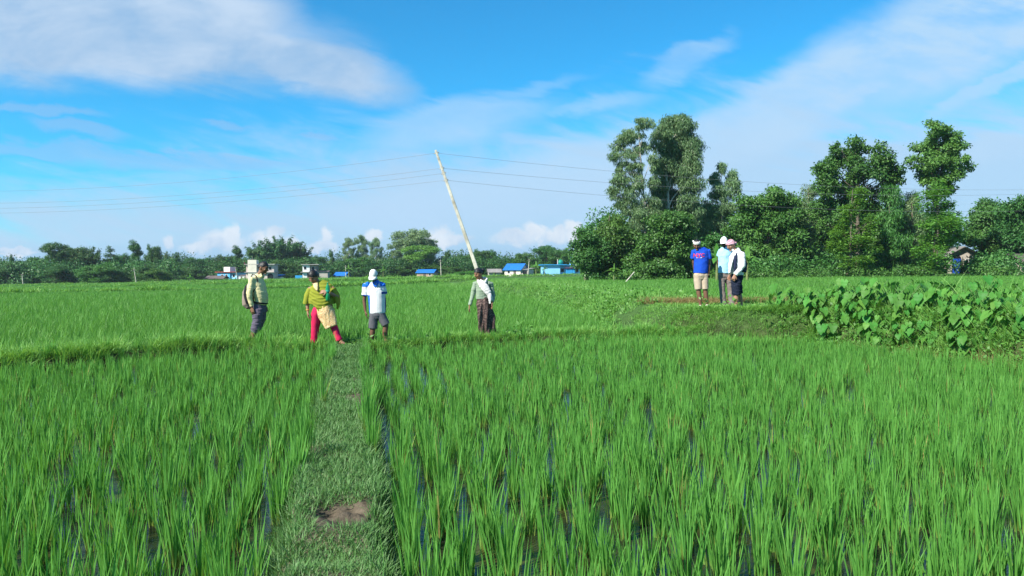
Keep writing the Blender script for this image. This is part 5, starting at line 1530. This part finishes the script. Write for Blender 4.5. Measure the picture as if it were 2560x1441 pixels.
# ---------------- D: woman with a white scarf and a long brown skirt
D = Person('woman in a sage green sweater, white scarf and long brown patterned skirt', 1220, 840, 16.4, skin=(0.247, 0.120, 0.065))
P = D.P; LD = (.93, .30, 0)
D.head(P(1197.5, 681, -.04), -48, 20, .240)
D.limb([P(1208, 706), P(1205, 697, -.01), P(1201, 688, -.02)], [.052, .046, .046])
ls, rs_ = P(1189, 706, -.03), P(1227, 707, .05); le, re_ = P(1182, 735, -.03), P(1233.5, 736, .06); lw, rw = P(1175, 760, -.10), P(1231, 752, -.08)
D.limb([P(1207, 704), P(1207, 725), P(1208, 742), P(1211, 762)], [(.12, .075), (.125, .09), (.12, .09), (.14, .11)], 16, LD)
D.limb([P(1196, 705), ls, lerp(ls, le, .5), le, lerp(le, lw, .4), lw], [.045, .045, .038, .034, .032, .023])
D.limb([P(1220, 705), rs_, lerp(rs_, re_, .5), re_, lerp(re_, rw, .4), rw], [.045, .045, .038, .034, .032, .023])
D.hand(lw, (-.12, -.1, -1), (1, -.1, -.1), 1, .40, 1.0); D.hand(rw, (.05, -.1, -1), (-1, -.1, 0), -1, .35, 1.0)
D.limb([P(1206, 765), P(1208, 800), P(1209, 822), P(1209.5, 834)], [.08, .055, .045, .033]); D.limb([P(1216, 765, .02), P(1222, 800, .06), P(1226, 822, .08), P(1228, 833, .08)], [.08, .055, .045, .033])
D.foot(P(1209.5, 834), (-.6, -.8), .22); D.foot(P(1228, 833, .08), (-.5, -.8), .22)
D.body()
D.hair(front=.066, low=-.035, thick=.014, bun=[((.02, .125, .035), .042), ((0, .10, .03), .04), ((.01, .125, .0), .03)], col=(.010, .009, .010))
mb = MB()
mb.tube([P(1206, 697), P(1207, 702), P(1207, 708), P(1206.5, 722), P(1207, 735), P(1207.5, 744)], [(.075, .065), (.13, .075), (.168, .09), (.150, .108), (.146, .108), (.158, .118)], 20, LD)
for a, e, w_, x in ((ls, le, lw, 1197), (rs_, re_, rw, 1219)):
    mb.tube([P(x, 705), a, lerp(a, e, .5), e, lerp(e, w_, .5), lerp(e, w_, .97)], [.06, .062, .055, .049, .044, .036], 14)
SAGE = np.array((.235, .30, .215))
D.piece('sweater', mb, lambda Q: np.tile(SAGE, (len(Q), 1)) * (1 + .10 * n3(Q, (5, 5, 5), 1)[:, None]), .008, 3, .014, (6, 6, 12), 3)
mb = MB()
mb.tube([P(1207.5, 741), P(1209, 755), P(1212, 775, .01), P(1215, 800, .03), P(1218, 822, .05), P(1219, 837, .05)], [(.142, .11), (.175, .135), (.185, .145), (.185, .14), (.178, .135), (.170, .14)], 26, LD)
def skirt_folds(Q):
    x = Q[:, 0]; z = Q[:, 2]
    k = sst(.80, .45, z)
    return (.022 * np.sin(x * 42 + z * 5 + 1.2 * np.sin(z * 6)) + .010 * np.sin(x * 85 - z * 7)) * (.25 + k)
def skirt_col(Q):
    n = n3(Q, (55, 55, 55), 7)
    k = sst(.02, .16, n)[:, None]; band = sst(.10, .03, np.abs(Q[:, 2] - .52 - .25 * Q[:, 0]))[:, None] * 0
    lo = sst(.55, .15, Q[:, 2])[:, None]
    return (1 - k) * np.array((.052, .034, .032)) + k * (np.array((.20, .135, .115)) * (1 - .35 * lo))
D.piece('skirt', mb, skirt_col, .009, 2, .010, (9, 9, 3), 2, M_CLOTH, skirt_folds)
mb = MB()
mb.tube([P(1195, 696, -.05), P(1197, 701, -.09), P(1205, 705, -.115), P(1214, 702, -.08), P(1218, 695, .0), P(1213, 692, .06), P(1203, 692, .05), P(1196, 694, .0), P(1195, 696, -.05)], [(.030, .026)] * 9, 12, (0, 0, 1))
mb.tube([P(1199, 699, -.10), P(1207, 707, -.125), P(1215, 717, -.125), P(1222, 728, -.115), P(1227, 740, -.10), P(1229.5, 748, -.09)], [(.055, .020), (.085, .028), (.085, .032), (.068, .03), (.045, .024), (.030, .016)], 16, (.75, .1, .6))
mb.tube([P(1224, 730, -.12), P(1225.5, 745, -.13), P(1226, 756, -.12)], [(.05, .02), (.035, .018), (.026, .012)], 12, LATX)
D.piece('scarf', mb, lambda Q: np.tile(np.array((.66, .63, .60)), (len(Q), 1)), .0075, 2, .016, (9, 9, 14), 6)

# ---------------- E: man in a blue T-shirt with a white headband
E = Person('slim man in a bright blue lettered T-shirt, beige shorts and white headband', 1756, 768, 18.2, skin=(0.156, 0.078, 0.047))
P = E.P
E.head(P(1740.5, 611, -.05), -16, 24, .250)
E.limb([P(1751, 627), P(1748, 620), P(1744, 613, -.02)], [.062, .055, .052])
ls, rs_ = P(1734, 627), P(1770, 626); le, re_ = P(1735, 655, .06), P(1773, 659, .02); lw, rw = P(1741, 678, .16), P(1771, 682, -.02)
E.limb([P(1752, 625), P(1753, 650), P(1752, 672), P(1752, 688)], [(.13, .08), (.14, .10), (.13, .10), (.13, .10)], 16, LATX)
E.limb([P(1741, 626), ls, lerp(ls, le, .5), le, lerp(le, lw, .4), lw], [.05, .05, .042, .036, .035, .025])
E.limb([P(1763, 626), rs_, lerp(rs_, re_, .5), re_, lerp(re_, rw, .4), rw], [.05, .05, .044, .038, .036, .026])
E.hand(lw, (.3, .3, -1), (0, 1, 0), 1, .5, 1.0); E.hand(rw, (-.1, -.05, -1), (-1, .2, 0), -1, .5, 1.05)
E.limb([P(1744, 690), P(1746, 720), P(1747, 733), P(1749, 746), P(1751, 761)], [.085, .058, .058, .050, .034]); E.limb([P(1762, 690), P(1763, 720), P(1764, 733), P(1766, 746), P(1767, 760)], [.085, .058, .058, .050, .034])
E.foot(P(1751, 761), (-.35, -1), .24); E.foot(P(1767, 760), (-.2, -1), .24)
E.body()
E.hair(front=.055, low=-.05, thick=.012)
mb = MB()
mb.tube([E.q(0, 0, .036), E.q(0, 0, .060), E.q(0, .004, .082)], [(.088, .110), (.090, .112), (.082, .104)], 22, E.hM @ Vector((1, 0, 0)))
mb.ell(E.q(-.075, .07, .06), (.03, .03, .02), None, 10)
E.piece('headband', mb, lambda Q: np.tile(np.array((.66, .64, .60)), (len(Q), 1)), .006, 1, .010, (30, 30, 55), 3)
mb = MB()
mb.tube([P(1748.5, 619), P(1749, 621.5), P(1751, 627), P(1752.5, 636), P(1753, 650), P(1752.5, 666), P(1751.5, 682)], [(.085, .078), (.13, .09), (.19, .105), (.195, .13), (.180, .135), (.172, .135), (.170, .132)], 22, LATX)
for a, e, x in ((ls, le, 1741), (rs_, re_, 1762)):
    mb.tube([P(x, 627), a + Vector((0, 0, -.012)), lerp(a, e, .3), lerp(a, e, .62)], [.062, .068, .074, .078], 14)
tee = E.piece('shirt', mb, lambda Q: np.tile(np.array((.012, .070, .47)), (len(Q), 1)) * (1 + .1 * n3(Q, (4, 4, 4), 1)[:, None]), .008, 3, .014, (6, 6, 8), 9, M_CLOTH)
mb = MB()
mb.tube([P(1752, 677), P(1752, 688), P(1753, 697)], [(.155, .122), (.165, .125), (.10, .09)], 18, LATX)
mb.tube([P(1743.5, 684), P(1744, 700), P(1746, 722)], [(.092, .11), (.094, .10), (.088, .092)], 14, LATX); mb.tube([P(1761, 684), P(1761.5, 700), P(1762.5, 722)], [(.088, .11), (.090, .10), (.086, .092)], 14, LATX)
E.piece('shorts', mb, lambda Q: np.tile(np.array((.45, .36, .27)), (len(Q), 1)), .009, 2, .012, (8, 8, 6), 1)
for a, d_ in ((P(1751, 761), Vector((-.35, -1, 0))), (P(1767, 760), Vector((-.2, -1, 0)))):
    mb = MB(); d_ = d_.normalized(); sd = d_.cross(Vector((0, 0, 1))); up = Vector((0, 0, 1))
    mb.tube([a - d_ * .07 - up * .078, a + d_ * .05 - up * .078, a + d_ * .21 - up * .078], [(.040, .016), (.046, .016), (.05, .014)], 12, sd); mb.tube([a + d_ * .03 - up * .045, a + d_ * .10 - up * .035, a + d_ * .17 - up * .055, a + d_ * .20 - up * .07], [(.044, .04), (.052, .036), (.052, .024), (.04, .012)], 12, sd)
    E.piece('slipper', mb, (.70, .66, .58), .006, 2, 0)
from mathutils.bvhtree import BVHTree
def print_on(shirt, parent, text, cx, cz, size, col, name, out=.004):
    cu = bpy.data.curves.new(name, 'FONT'); cu.body = text; cu.align_x = 'CENTER'; cu.size = size; cu.space_character = 1.02; cu.offset = size * .03
    to = bpy.data.objects.new('t', cu); COL.objects.link(to)
    dg = bpy.context.evaluated_depsgraph_get(); dg.update()
    me = bpy.data.meshes.new_from_object(to.evaluated_get(dg)); bpy.data.objects.remove(to)
    bm = bmesh.new(); bm.from_mesh(me)
    bmesh.ops.triangulate(bm, faces=bm.faces); bmesh.ops.subdivide_edges(bm, edges=[e for e in bm.edges if e.calc_length() > size * .25], cuts=2)
    sm = shirt.data; bv = BVHTree.FromPolygons([v_.co for v_ in sm.vertices], [p.vertices for p in sm.polygons])
    for v_ in bm.verts:
        x, z = v_.co.x + cx, v_.co.y + cz
        h_ = bv.ray_cast(Vector((x, -2, z)), Vector((0, 1, 0)))[0]
        v_.co = Vector((x, (h_.y if h_ else -.13) - out, z))
    bm.to_mesh(me); bm.free(); me.materials.clear()
    set_attr(me, 'Col', np.tile(np.array(col), (len(me.vertices), 1)))
    return link(name, me, M_CLOTH_SMOOTH, parent)
c = P(1744.5, 641.5)
print_on(tee, tee, 'NYC', c.x, c.z, .125, (.55, .05, .09), 'shirt_lettering', .006)
mb = MB()
bvs = BVHTree.FromPolygons([v_.co for v_ in tee.data.vertices], [p.vertices for p in tee.data.polygons])
for i, (x0, x1) in enumerate(((1738.5, 1741.5), (1742.5, 1746.5), (1747.5, 1751.5))):
    p, q = P(x0, 644.3), P(x1, 642.6); y = bvs.ray_cast(Vector(((p.x + q.x) / 2, -2, p.z)), Vector((0, 1, 0)))[0].y
    m2 = MB(); m2.box(p.x, q.x, y - .008, y + .012, p.z, q.z); me = m2.mesh('small_print'); set_attr(me, 'Col', np.tile(np.array(((.62, .62, .66), (.55, .10, .12), (.62, .62, .66))[i]), (len(me.vertices), 1))); link('small_print', me, M_CLOTH_SMOOTH, tee)

# ---------------- F: bearded man in a sky blue T-shirt and white cap
F_ = Person('bearded man in a white cap, sky blue T-shirt and grey-brown long trousers', 1815, 772, 18.6, skin=(0.098, 0.049, 0.034))
P = F_.P
def beard(s, Pt, Cc):
    q = (Pt - np.array(s.hc)) @ np.array(s.hM)
    k = (sst(-.028, -.048, q[:, 2] / s.hk) * sst(.02, -.02, q[:, 1]) * (np.abs(q[:, 0]) < .09) * sst(-.16, -.13, q[:, 2]))[:, None]
    return Cc * (1 - .8 * k) + np.array((.012, .010, .010)) * .8 * k
F_.head(P(1808, 612, -.05), -8, 14, .262)
F_.limb([P(1813, 633), P(1811, 625), P(1810, 618, -.01)], [.064, .057, .055])
ls, rs_ = P(1801, 633), P(1832, 634); le, re_ = P(1798, 660, .08), P(1834, 660, .03); lw, rw = P(1798, 679, .0), P(1828, 684, -.05)
F_.limb([P(1814, 632), P(1814, 660), P(1813, 690)], [(.13, .08), (.14, .10), (.13, .10)], 16, LATX)
F_.limb([P(1806, 632), ls, lerp(ls, le, .5), le, lw], [.05, .05, .042, .037, .026]); F_.limb([P(1824, 632), rs_, lerp(rs_, re_, .5), re_, rw], [.05, .05, .042, .037, .026])
F_.hand(lw, (.1, -.3, -1), (1, 0, 0), 1, .6); F_.hand(rw, (-.1, -.1, -1), (-1, 0, 0), -1, .5)
F_.limb([P(1805, 692), P(1806, 735), P(1808, 764)], [.085, .055, .035]); F_.limb([P(1821, 692), P(1826, 735), P(1829, 766)], [.085, .055, .035])
F_.foot(P(1808, 764), (-.2, -1)); F_.foot(P(1829, 766), (.1, -1))
F_.body(skinfn=beard)
F_.cap((.74, .75, .75), -.002)
F_.hair(front=.05, low=-.06, thick=.005)
mb = MB()
mb.tube([P(1811, 624), P(1811.5, 627), P(1813, 633), P(1814, 645), P(1813.5, 665), P(1812.5, 689)], [(.085, .078), (.13, .09), (.185, .11), (.182, .14), (.172, .145), (.168, .14)], 22, LATX)
for a, e, x in ((ls, le, 1807), (rs_, re_, 1823)): mb.tube([P(x, 633), a + Vector((0, 0, -.012)), lerp(a, e, .3), lerp(a, e, .5)], [.062, .066, .070, .074], 14)
F_.piece('shirt', mb, lambda Q: np.tile(np.array((.33, .58, .78)), (len(Q), 1)), .009, 3, .014, (6, 6, 8), 9)
mb = MB()
mb.tube([P(1812.5, 683), P(1812.5, 695), P(1813, 705)], [(.155, .122), (.165, .125), (.10, .09)], 18, LATX)
mb.tube([P(1805, 690), P(1804.5, 710), P(1806, 735), P(1807.5, 755), P(1809, 767)], [(.092, .11), (.088, .10), (.074, .08), (.072, .076), (.078, .08)], 14, LATX); mb.tube([P(1821, 690), P(1823, 712), P(1826, 735), P(1828.5, 755), P(1830, 769)], [(.088, .11), (.085, .10), (.074, .08), (.07, .076), (.075, .08)], 14, LATX)
F_.piece('trousers', mb, lambda Q: np.tile(np.array((.20, .165, .15)), (len(Q), 1)), .010, 3, .018, (8, 8, 14), 1)
for a in (P(1808, 764), P(1829, 766)):
    mb = MB(); mb.ell(a + Vector((-.02, -.07, -.045)), (.052, .13, .04), None, 14); F_.piece('shoe', mb, (.09, .085, .08), .008, 2, 0)

# ---------------- G: man in a navy vest and checked headscarf, facing left
Gp = Person('man in a white shirt, navy vest and pink check headscarf, facing left', 1846, 780, 17.4, skin=(0.312, 0.163, 0.104))
P = Gp.P; LG = (.35, 1, 0)
Gp.head(P(1827, 619, -.03), -62, 24, .262)
Gp.limb([P(1842, 640), P(1837, 632, -.005), P(1832, 625, -.015)], [.066, .060, .058])
ns, fs = P(1849, 642, -.16), P(1840, 642, .16); ne, fe = P(1850, 671, -.21), P(1838, 672, .20); nw, fw = P(1830, 694, -.22), P(1830, 694, .18)
Gp.limb([P(1844, 640), P(1845, 668), P(1844, 695)], [(.13, .09), (.15, .12), (.14, .11)], 16, LG)
Gp.limb([P(1846, 642, -.1), ns, lerp(ns, ne, .5), ne, lerp(ne, nw, .4), nw], [.052, .054, .047, .040, .038, .027]); Gp.limb([P(1842, 642, .1), fs, lerp(fs, fe, .5), fe, lerp(fe, fw, .4), fw], [.052, .054, .047, .040, .038, .027])
Gp.hand(nw, (-.35, -.05, -1), (.3, 1, 0), 1, .9, 1.1); Gp.hand(fw, (-.3, 0, -1), (0, -1, 0), -1, .7)
Gp.limb([P(1840, 700, -.08), P(1838, 742, -.09), P(1837, 753, -.09), P(1838, 763, -.09), P(1838, 772, -.09)], [.09, .062, .060, .052, .038]); Gp.limb([P(1846, 700, .09), P(1850, 740, .1), P(1853, 750, .1), P(1855, 760, .1), P(1857, 769, .1)], [.09, .062, .058, .050, .036])
Gp.foot(P(1838, 772, -.09), (-.75, -.7)); Gp.foot(P(1857, 769, .1), (-.4, -.9))
Gp.body()
Gp.hair(front=.045, low=-.06, thick=-.001)
mb = MB()
def wf(p):
    k = Gp.hk
    t = (p.y / (.096 * k) + 1) / 2; lim = (.040 * (1 - t) - .02 * t) * k
    z = p.z if p.z > lim else lim - (lim - p.z) * .08
    return Vector((p.x, p.y, z))
mb.ell(Gp.hc, (.092, .114, .142), Gp.hM, 28, wf); mb.tube([Gp.q(-.06, -.080, .046), Gp.q(-.086, 0, .028), Gp.q(-.05, .10, -.004), Gp.q(.05, .10, -.004), Gp.q(.086, 0, .028), Gp.q(.06, -.080, .046), Gp.q(-.06, -.080, .046)], [(.018, .009)] * 7, 10, Gp.hM @ Vector((0, 0, 1))); mb.ell(Gp.q(0, .125, -.01), (.03, .035, .03), None, 10)
def check(Q):
    q = (Q - np.array(Gp.hc)) @ np.array(Gp.hM)
    k = ((np.sin(q[:, 1] * 190 + q[:, 2] * 60) > .1).astype(float) * .6 + (np.sin(q[:, 2] * 190 - q[:, 1] * 40 + q[:, 0] * 60) > .2) * .4)[:, None]
    return (1 - k) * np.array((.60, .46, .50)) + k * np.array((.42, .10, .16))
Gp.piece('headscarf', mb, check, .0055, 1, .008, (26, 26, 40), 3)
mb = MB()
mb.tube([P(1837, 631), P(1840, 635), P(1843, 643), P(1844.5, 655), P(1844, 672), P(1843.5, 690), P(1843, 694)], [(.08, .085), (.13, .105), (.175, .115), (.185, .140), (.185, .150), (.180, .145), (.17, .13)], 22, LG)
for a, e, w_, z in ((ns, ne, nw, -.1), (fs, fe, fw, .1)): mb.tube([P(1845, 641, z), a, lerp(a, e, .5), e, lerp(e, w_, .5), lerp(e, w_, .95)], [.066, .074, .074, .067, .058, .046], 14)
mb.tube([P(1833, 640, -.09), P(1824, 665, -.16), P(1820, 688, -.15)], [(.045, .02), (.04, .02), (.038, .012)], 10, LG)
mb.tube([P(1836, 640, .02), P(1828, 652, .0), P(1824, 672, -.04), P(1822, 690, -.06)], [(.10, .05), (.10, .05), (.09, .04), (.08, .03)], 12, LG)
Gp.piece('shirt', mb, lambda Q: np.tile(np.array((.67, .67, .66)), (len(Q), 1)), .009, 3, .016, (6, 6, 10), 9)
mb = MB()
mb.tube([P(1847, 637, .03), P(1849, 646, .0), P(1850.5, 662, .0), P(1850.5, 678), P(1849.5, 686)], [(.13, .075), (.165, .112), (.195, .145), (.20, .155), (.185, .14)], 22, LG)
mb.tube([P(1838, 640, -.13), P(1833, 655, -.17), P(1831.5, 675, -.185), P(1832, 687, -.17)], [(.03, .03), (.05, .035), (.055, .035), (.045, .03)], 12, LG)
Gp.piece('vest', mb, lambda Q: np.tile(np.array((.018, .024, .055)), (len(Q), 1)), .009, 3, .012, (8, 8, 8), 2)
mb = MB(); mb.tube([P(1829, 632, -.1), P(1834, 641, -.125), P(1842, 637, -.12), P(1848, 633, -.04), P(1845, 630, .06), P(1836, 629, .06), P(1829, 631, .0), P(1829, 632, -.1)], [(.028, .022)] * 8, 10, (0, 0, 1))
Gp.piece('collar', mb, (.68, .68, .67), .008, 2, .008, (12, 12, 12), 1)
mb = MB()
mb.tube([P(1843, 688), P(1842.5, 700), P(1842, 714)], [(.165, .14), (.178, .145), (.12, .11)], 18, LG)
for z, k1, k2, x in ((-.085, P(1837, 722, -.095), P(1837, 743, -.09), 1839), (.085, P(1847, 722, .1), P(1850.5, 741, .1), 1845)):
    mb.tube([P(x, 700, z), P(x - 1, 712, z), k1, k2], [(.105, .125), (.105, .12), (.095, .11), (.085, .095)], 14, LG)
Gp.piece('trousers', mb, lambda Q: np.tile(np.array((.014, .019, .036)), (len(Q), 1)), .010, 3, .018, (7, 7, 20), 5)
# ------------------------------------------------------------------ taro plants on the bank of the terrace
M_TARO = mat_leaf('taro_leaf', (.050, .185, .028), (.100, .275, .044), None, .34, .55, .25, .10)
M_STALK = mat_noise('taro_stalk', (.07, .16, .04), (.12, .24, .06), 6, .5, .3, .1, .004)

def taro_leaf():
    """heart-shaped blade with two back lobes, folded along its midrib; tip towards +x, stalk joint at the origin"""
    n = 13; V, F = [], []
    for i in range(n):
        t = i / (n - 1); x = -.34 + 1.34 * t
        if t < .25: wo = .16 + .34 * math.sin(t / .25 * math.pi / 2)
        else: wo = .50 * (1 - ((t - .25) / .75) ** 1.7) + .0
        wi = .12 * (1 - t / .25) if t < .25 else 0.0
        for q in (-1, -.5, 0, .5, 1):
            w_ = (wi + (wo - wi) * abs(q)) * (1 if q > 0 else -1) if q else 0.0
            if q == 0 and t < .25: w_ = 0
            z = .16 * abs(w_) - .10 * x * x * (x > 0) + .025 * math.sin(x * 13) * abs(q) - .20 * max(0, -x) - .10 * abs(w_) ** 2
            V.append((x if not (q == 0 and x < 0) else 0.0, w_, z if not (q == 0 and x < 0) else 0))
    for i in range(n - 1):
        for q in range(4):
            a = i * 5 + q
            F.append((a, a + 1, a + 6, a + 5))
    return np.array(V, float), np.array(F)
LV, LF = taro_leaf()

def taro_plant(x, y, size, nleaf, label, seed, big=1.0):
    global rng
    g = z1(x, y)
    root = empty('taro_plant', (x, y, g)); tag(root, label, 'taro plant', 'taro plants along the bank')
    r = random.Random(seed)
    segs, Vs, Fs, rr, o = [], [], [], [], 0
    for i in range(nleaf):
        a = -math.pi / 2 + (i - (nleaf - 1) / 2) * (4.6 / nleaf) + r.uniform(-.35, .35) - .25
        hgt = size * r.uniform(.22, 1.05); out = hgt * r.uniform(.25, .6)
        t = np.linspace(0, 1, 7)
        pts = np.stack([np.cos(a) * out * t ** 1.6, np.sin(a) * out * t ** 1.6, hgt * t - .08 * hgt * t ** 4 - .05], -1)
        segs.append((pts, .013 * (1 - .65 * t)))
        L = big * r.uniform(.13, .26)
        tilt = r.uniform(.75, 1.30); az = a + r.uniform(-.5, .5)
        M = Matrix.Rotation(az, 3, 'Z') @ Matrix.Rotation(tilt, 3, 'Y') @ Matrix.Rotation(r.uniform(-.35, .35), 3, 'X')
        V = (LV * L * np.array([.78, .78, 1.0])) @ np.array(M).T + pts[-1]
        Vs.append(V); Fs.append(LF + o); o += len(V); rr.append(np.full(len(V), r.random()))
    V, F = tubes_np(segs, 6); link('stalks', np_mesh('stalks', V, F), M_STALK, root)
    for k, (V, f) in enumerate(zip(Vs, Fs)):
        link('leaf', np_mesh('leaf', V, LF, {'r': rr[k]}), M_TARO, root)
    return root

ORD = 'first second third fourth fifth sixth seventh eighth ninth tenth eleventh twelfth thirteenth fourteenth fifteenth sixteenth seventeenth eighteenth nineteenth twentieth twenty-first twenty-second twenty-third twenty-fourth'.split()
def taro_rows():
    rnd = random.Random(11)
    # bank line, from the men's feet to the right edge of the photograph
    line = [(6.75, 16.9), (7.2, 15.9), (7.75, 14.6), (8.35, 13.0), (8.9, 11.6), (9.5, 10.4)]
    L = [0]
    for (ax, ay), (bx, by) in zip(line, line[1:]): L.append(L[-1] + math.hypot(bx - ax, by - ay))
    def on(s_, off):
        xs = np.interp(s_, L, [p[0] for p in line]); ys = np.interp(s_, L, [p[1] for p in line])
        return xs + off * .93, ys + off * .35
    for row, (nm, off, cnt, sz, nl) in enumerate((('front', -.34, 24, .50, 20), ('middle', .45, 20, .66, 19), ('back', 1.4, 16, .74, 15), ('slope', .02, 22, .46, 18))):
        for i in range(cnt):
            s_ = L[-1] * (i + .5 + rnd.uniform(-.3, .3)) / cnt
            x, y = on(s_, off + rnd.uniform(-.22, .22))
            hint = ('low on the bank', 'halfway up the bank', 'on top of the bank', 'on the slope of the bank')[row]
            taro_plant(x, y, sz * rnd.uniform(.8, 1.2), nl, f'taro plant {hint}, {ORD[i]} in its row from the three men', 100 * row + i)
    taro_plant(6.35, 17.5, .85, 4, 'tall taro plant with a big leaf just right of the navy vest man', 901, 1.6)
    taro_plant(6.2, 16.75, .50, 5, 'small low taro plant at the left end of the bank below the navy vest man', 902, 1.5)
taro_rows()

def bank_weeds():
    n = 5200
    t = rng.uniform(0, 1, n); y = 17.6 - 10.0 * t
    x = xE(y) + rng.normal(.35, .75, n)
    k = (x > 6.1) | (y < 16.75); x, y = x[k], y[k]; n = len(x)
    k = (x > xE(y) - .75) & (np.hypot(x - 5.6, y - 17.6) > .7); x, y = x[k], y[k]
    k = rng.uniform(0, 1, len(x))
    V, F, A_ = tufts(x[k < .5], y[k < .5], 11, .14, .42, .013, 3, .08, .35, .6, 0, np.clip(1 + .9 * fbm(x[k < .5] * .9, y[k < .5] * .9, 3), .4, 1.8) * np.where(x[k < .5] < 6.1, .5, 1.0))
    tag(link('weeds', np_mesh('weeds', V, F, A_), M_GRASS), 'tangled grass filling the bank between the taro plants', 'weeds', kind='stuff')
    m = k >= .78
    V, F, A_ = merge([broad_weeds(x[m], y[m], .34, 15, .075)])
    tag(link('weeds', np_mesh('weeds', V, F, A_), M_WEED), 'small-leaved herbs crowding the bank between the taro plants', 'weeds', kind='stuff')
    n = 220
    t = rng.uniform(0, 1, n); y = 16.5 - 8 * t; x = xE(y) + rng.uniform(1.0, 2.6, n)
    V, F, A_ = tufts(x, y, 4, .45, .95, .012, 4, .05, .25, .35)
    tag(link('grass', np_mesh('grass', V, F, A_), M_GRASS), 'tall thin grass stems rising above the taro leaves', 'grass', kind='stuff')
    n = 260
    t = rng.uniform(0, 1, n); y = 14.5 - 5 * t; x = xE(y) + rng.normal(-.35, .2, n)
    V, F, A_ = tufts(x, y, 9, .15, .34, .010, 3, .08, .6, .6)
    tag(link('grass', np_mesh('grass', V, F, A_), M_DRY), 'dry straw-coloured grass at the foot of the taro bank', 'grass', kind='stuff')
bank_weeds()

# haze: faint even air round everything
def make_haze():
    mb = MB(); mb.box(-1300, 1300, -60, 1560, -20, 75)
    m_, t, out = new_mat('haze_air')
    v = t.n('ShaderNodeVolumePrincipled')
    v.inputs['Color'].default_value = (.72, .86, 1.0, 1); v.inputs['Density'].default_value = HAZE
    v.inputs['Anisotropy'].default_value = .2
    t.t.links.new(v.outputs[0], out.inputs['Volume'])
    tag(mb.build('haze', m_), kind='stuff')
HAZE = .00018
if HAZE: make_haze()
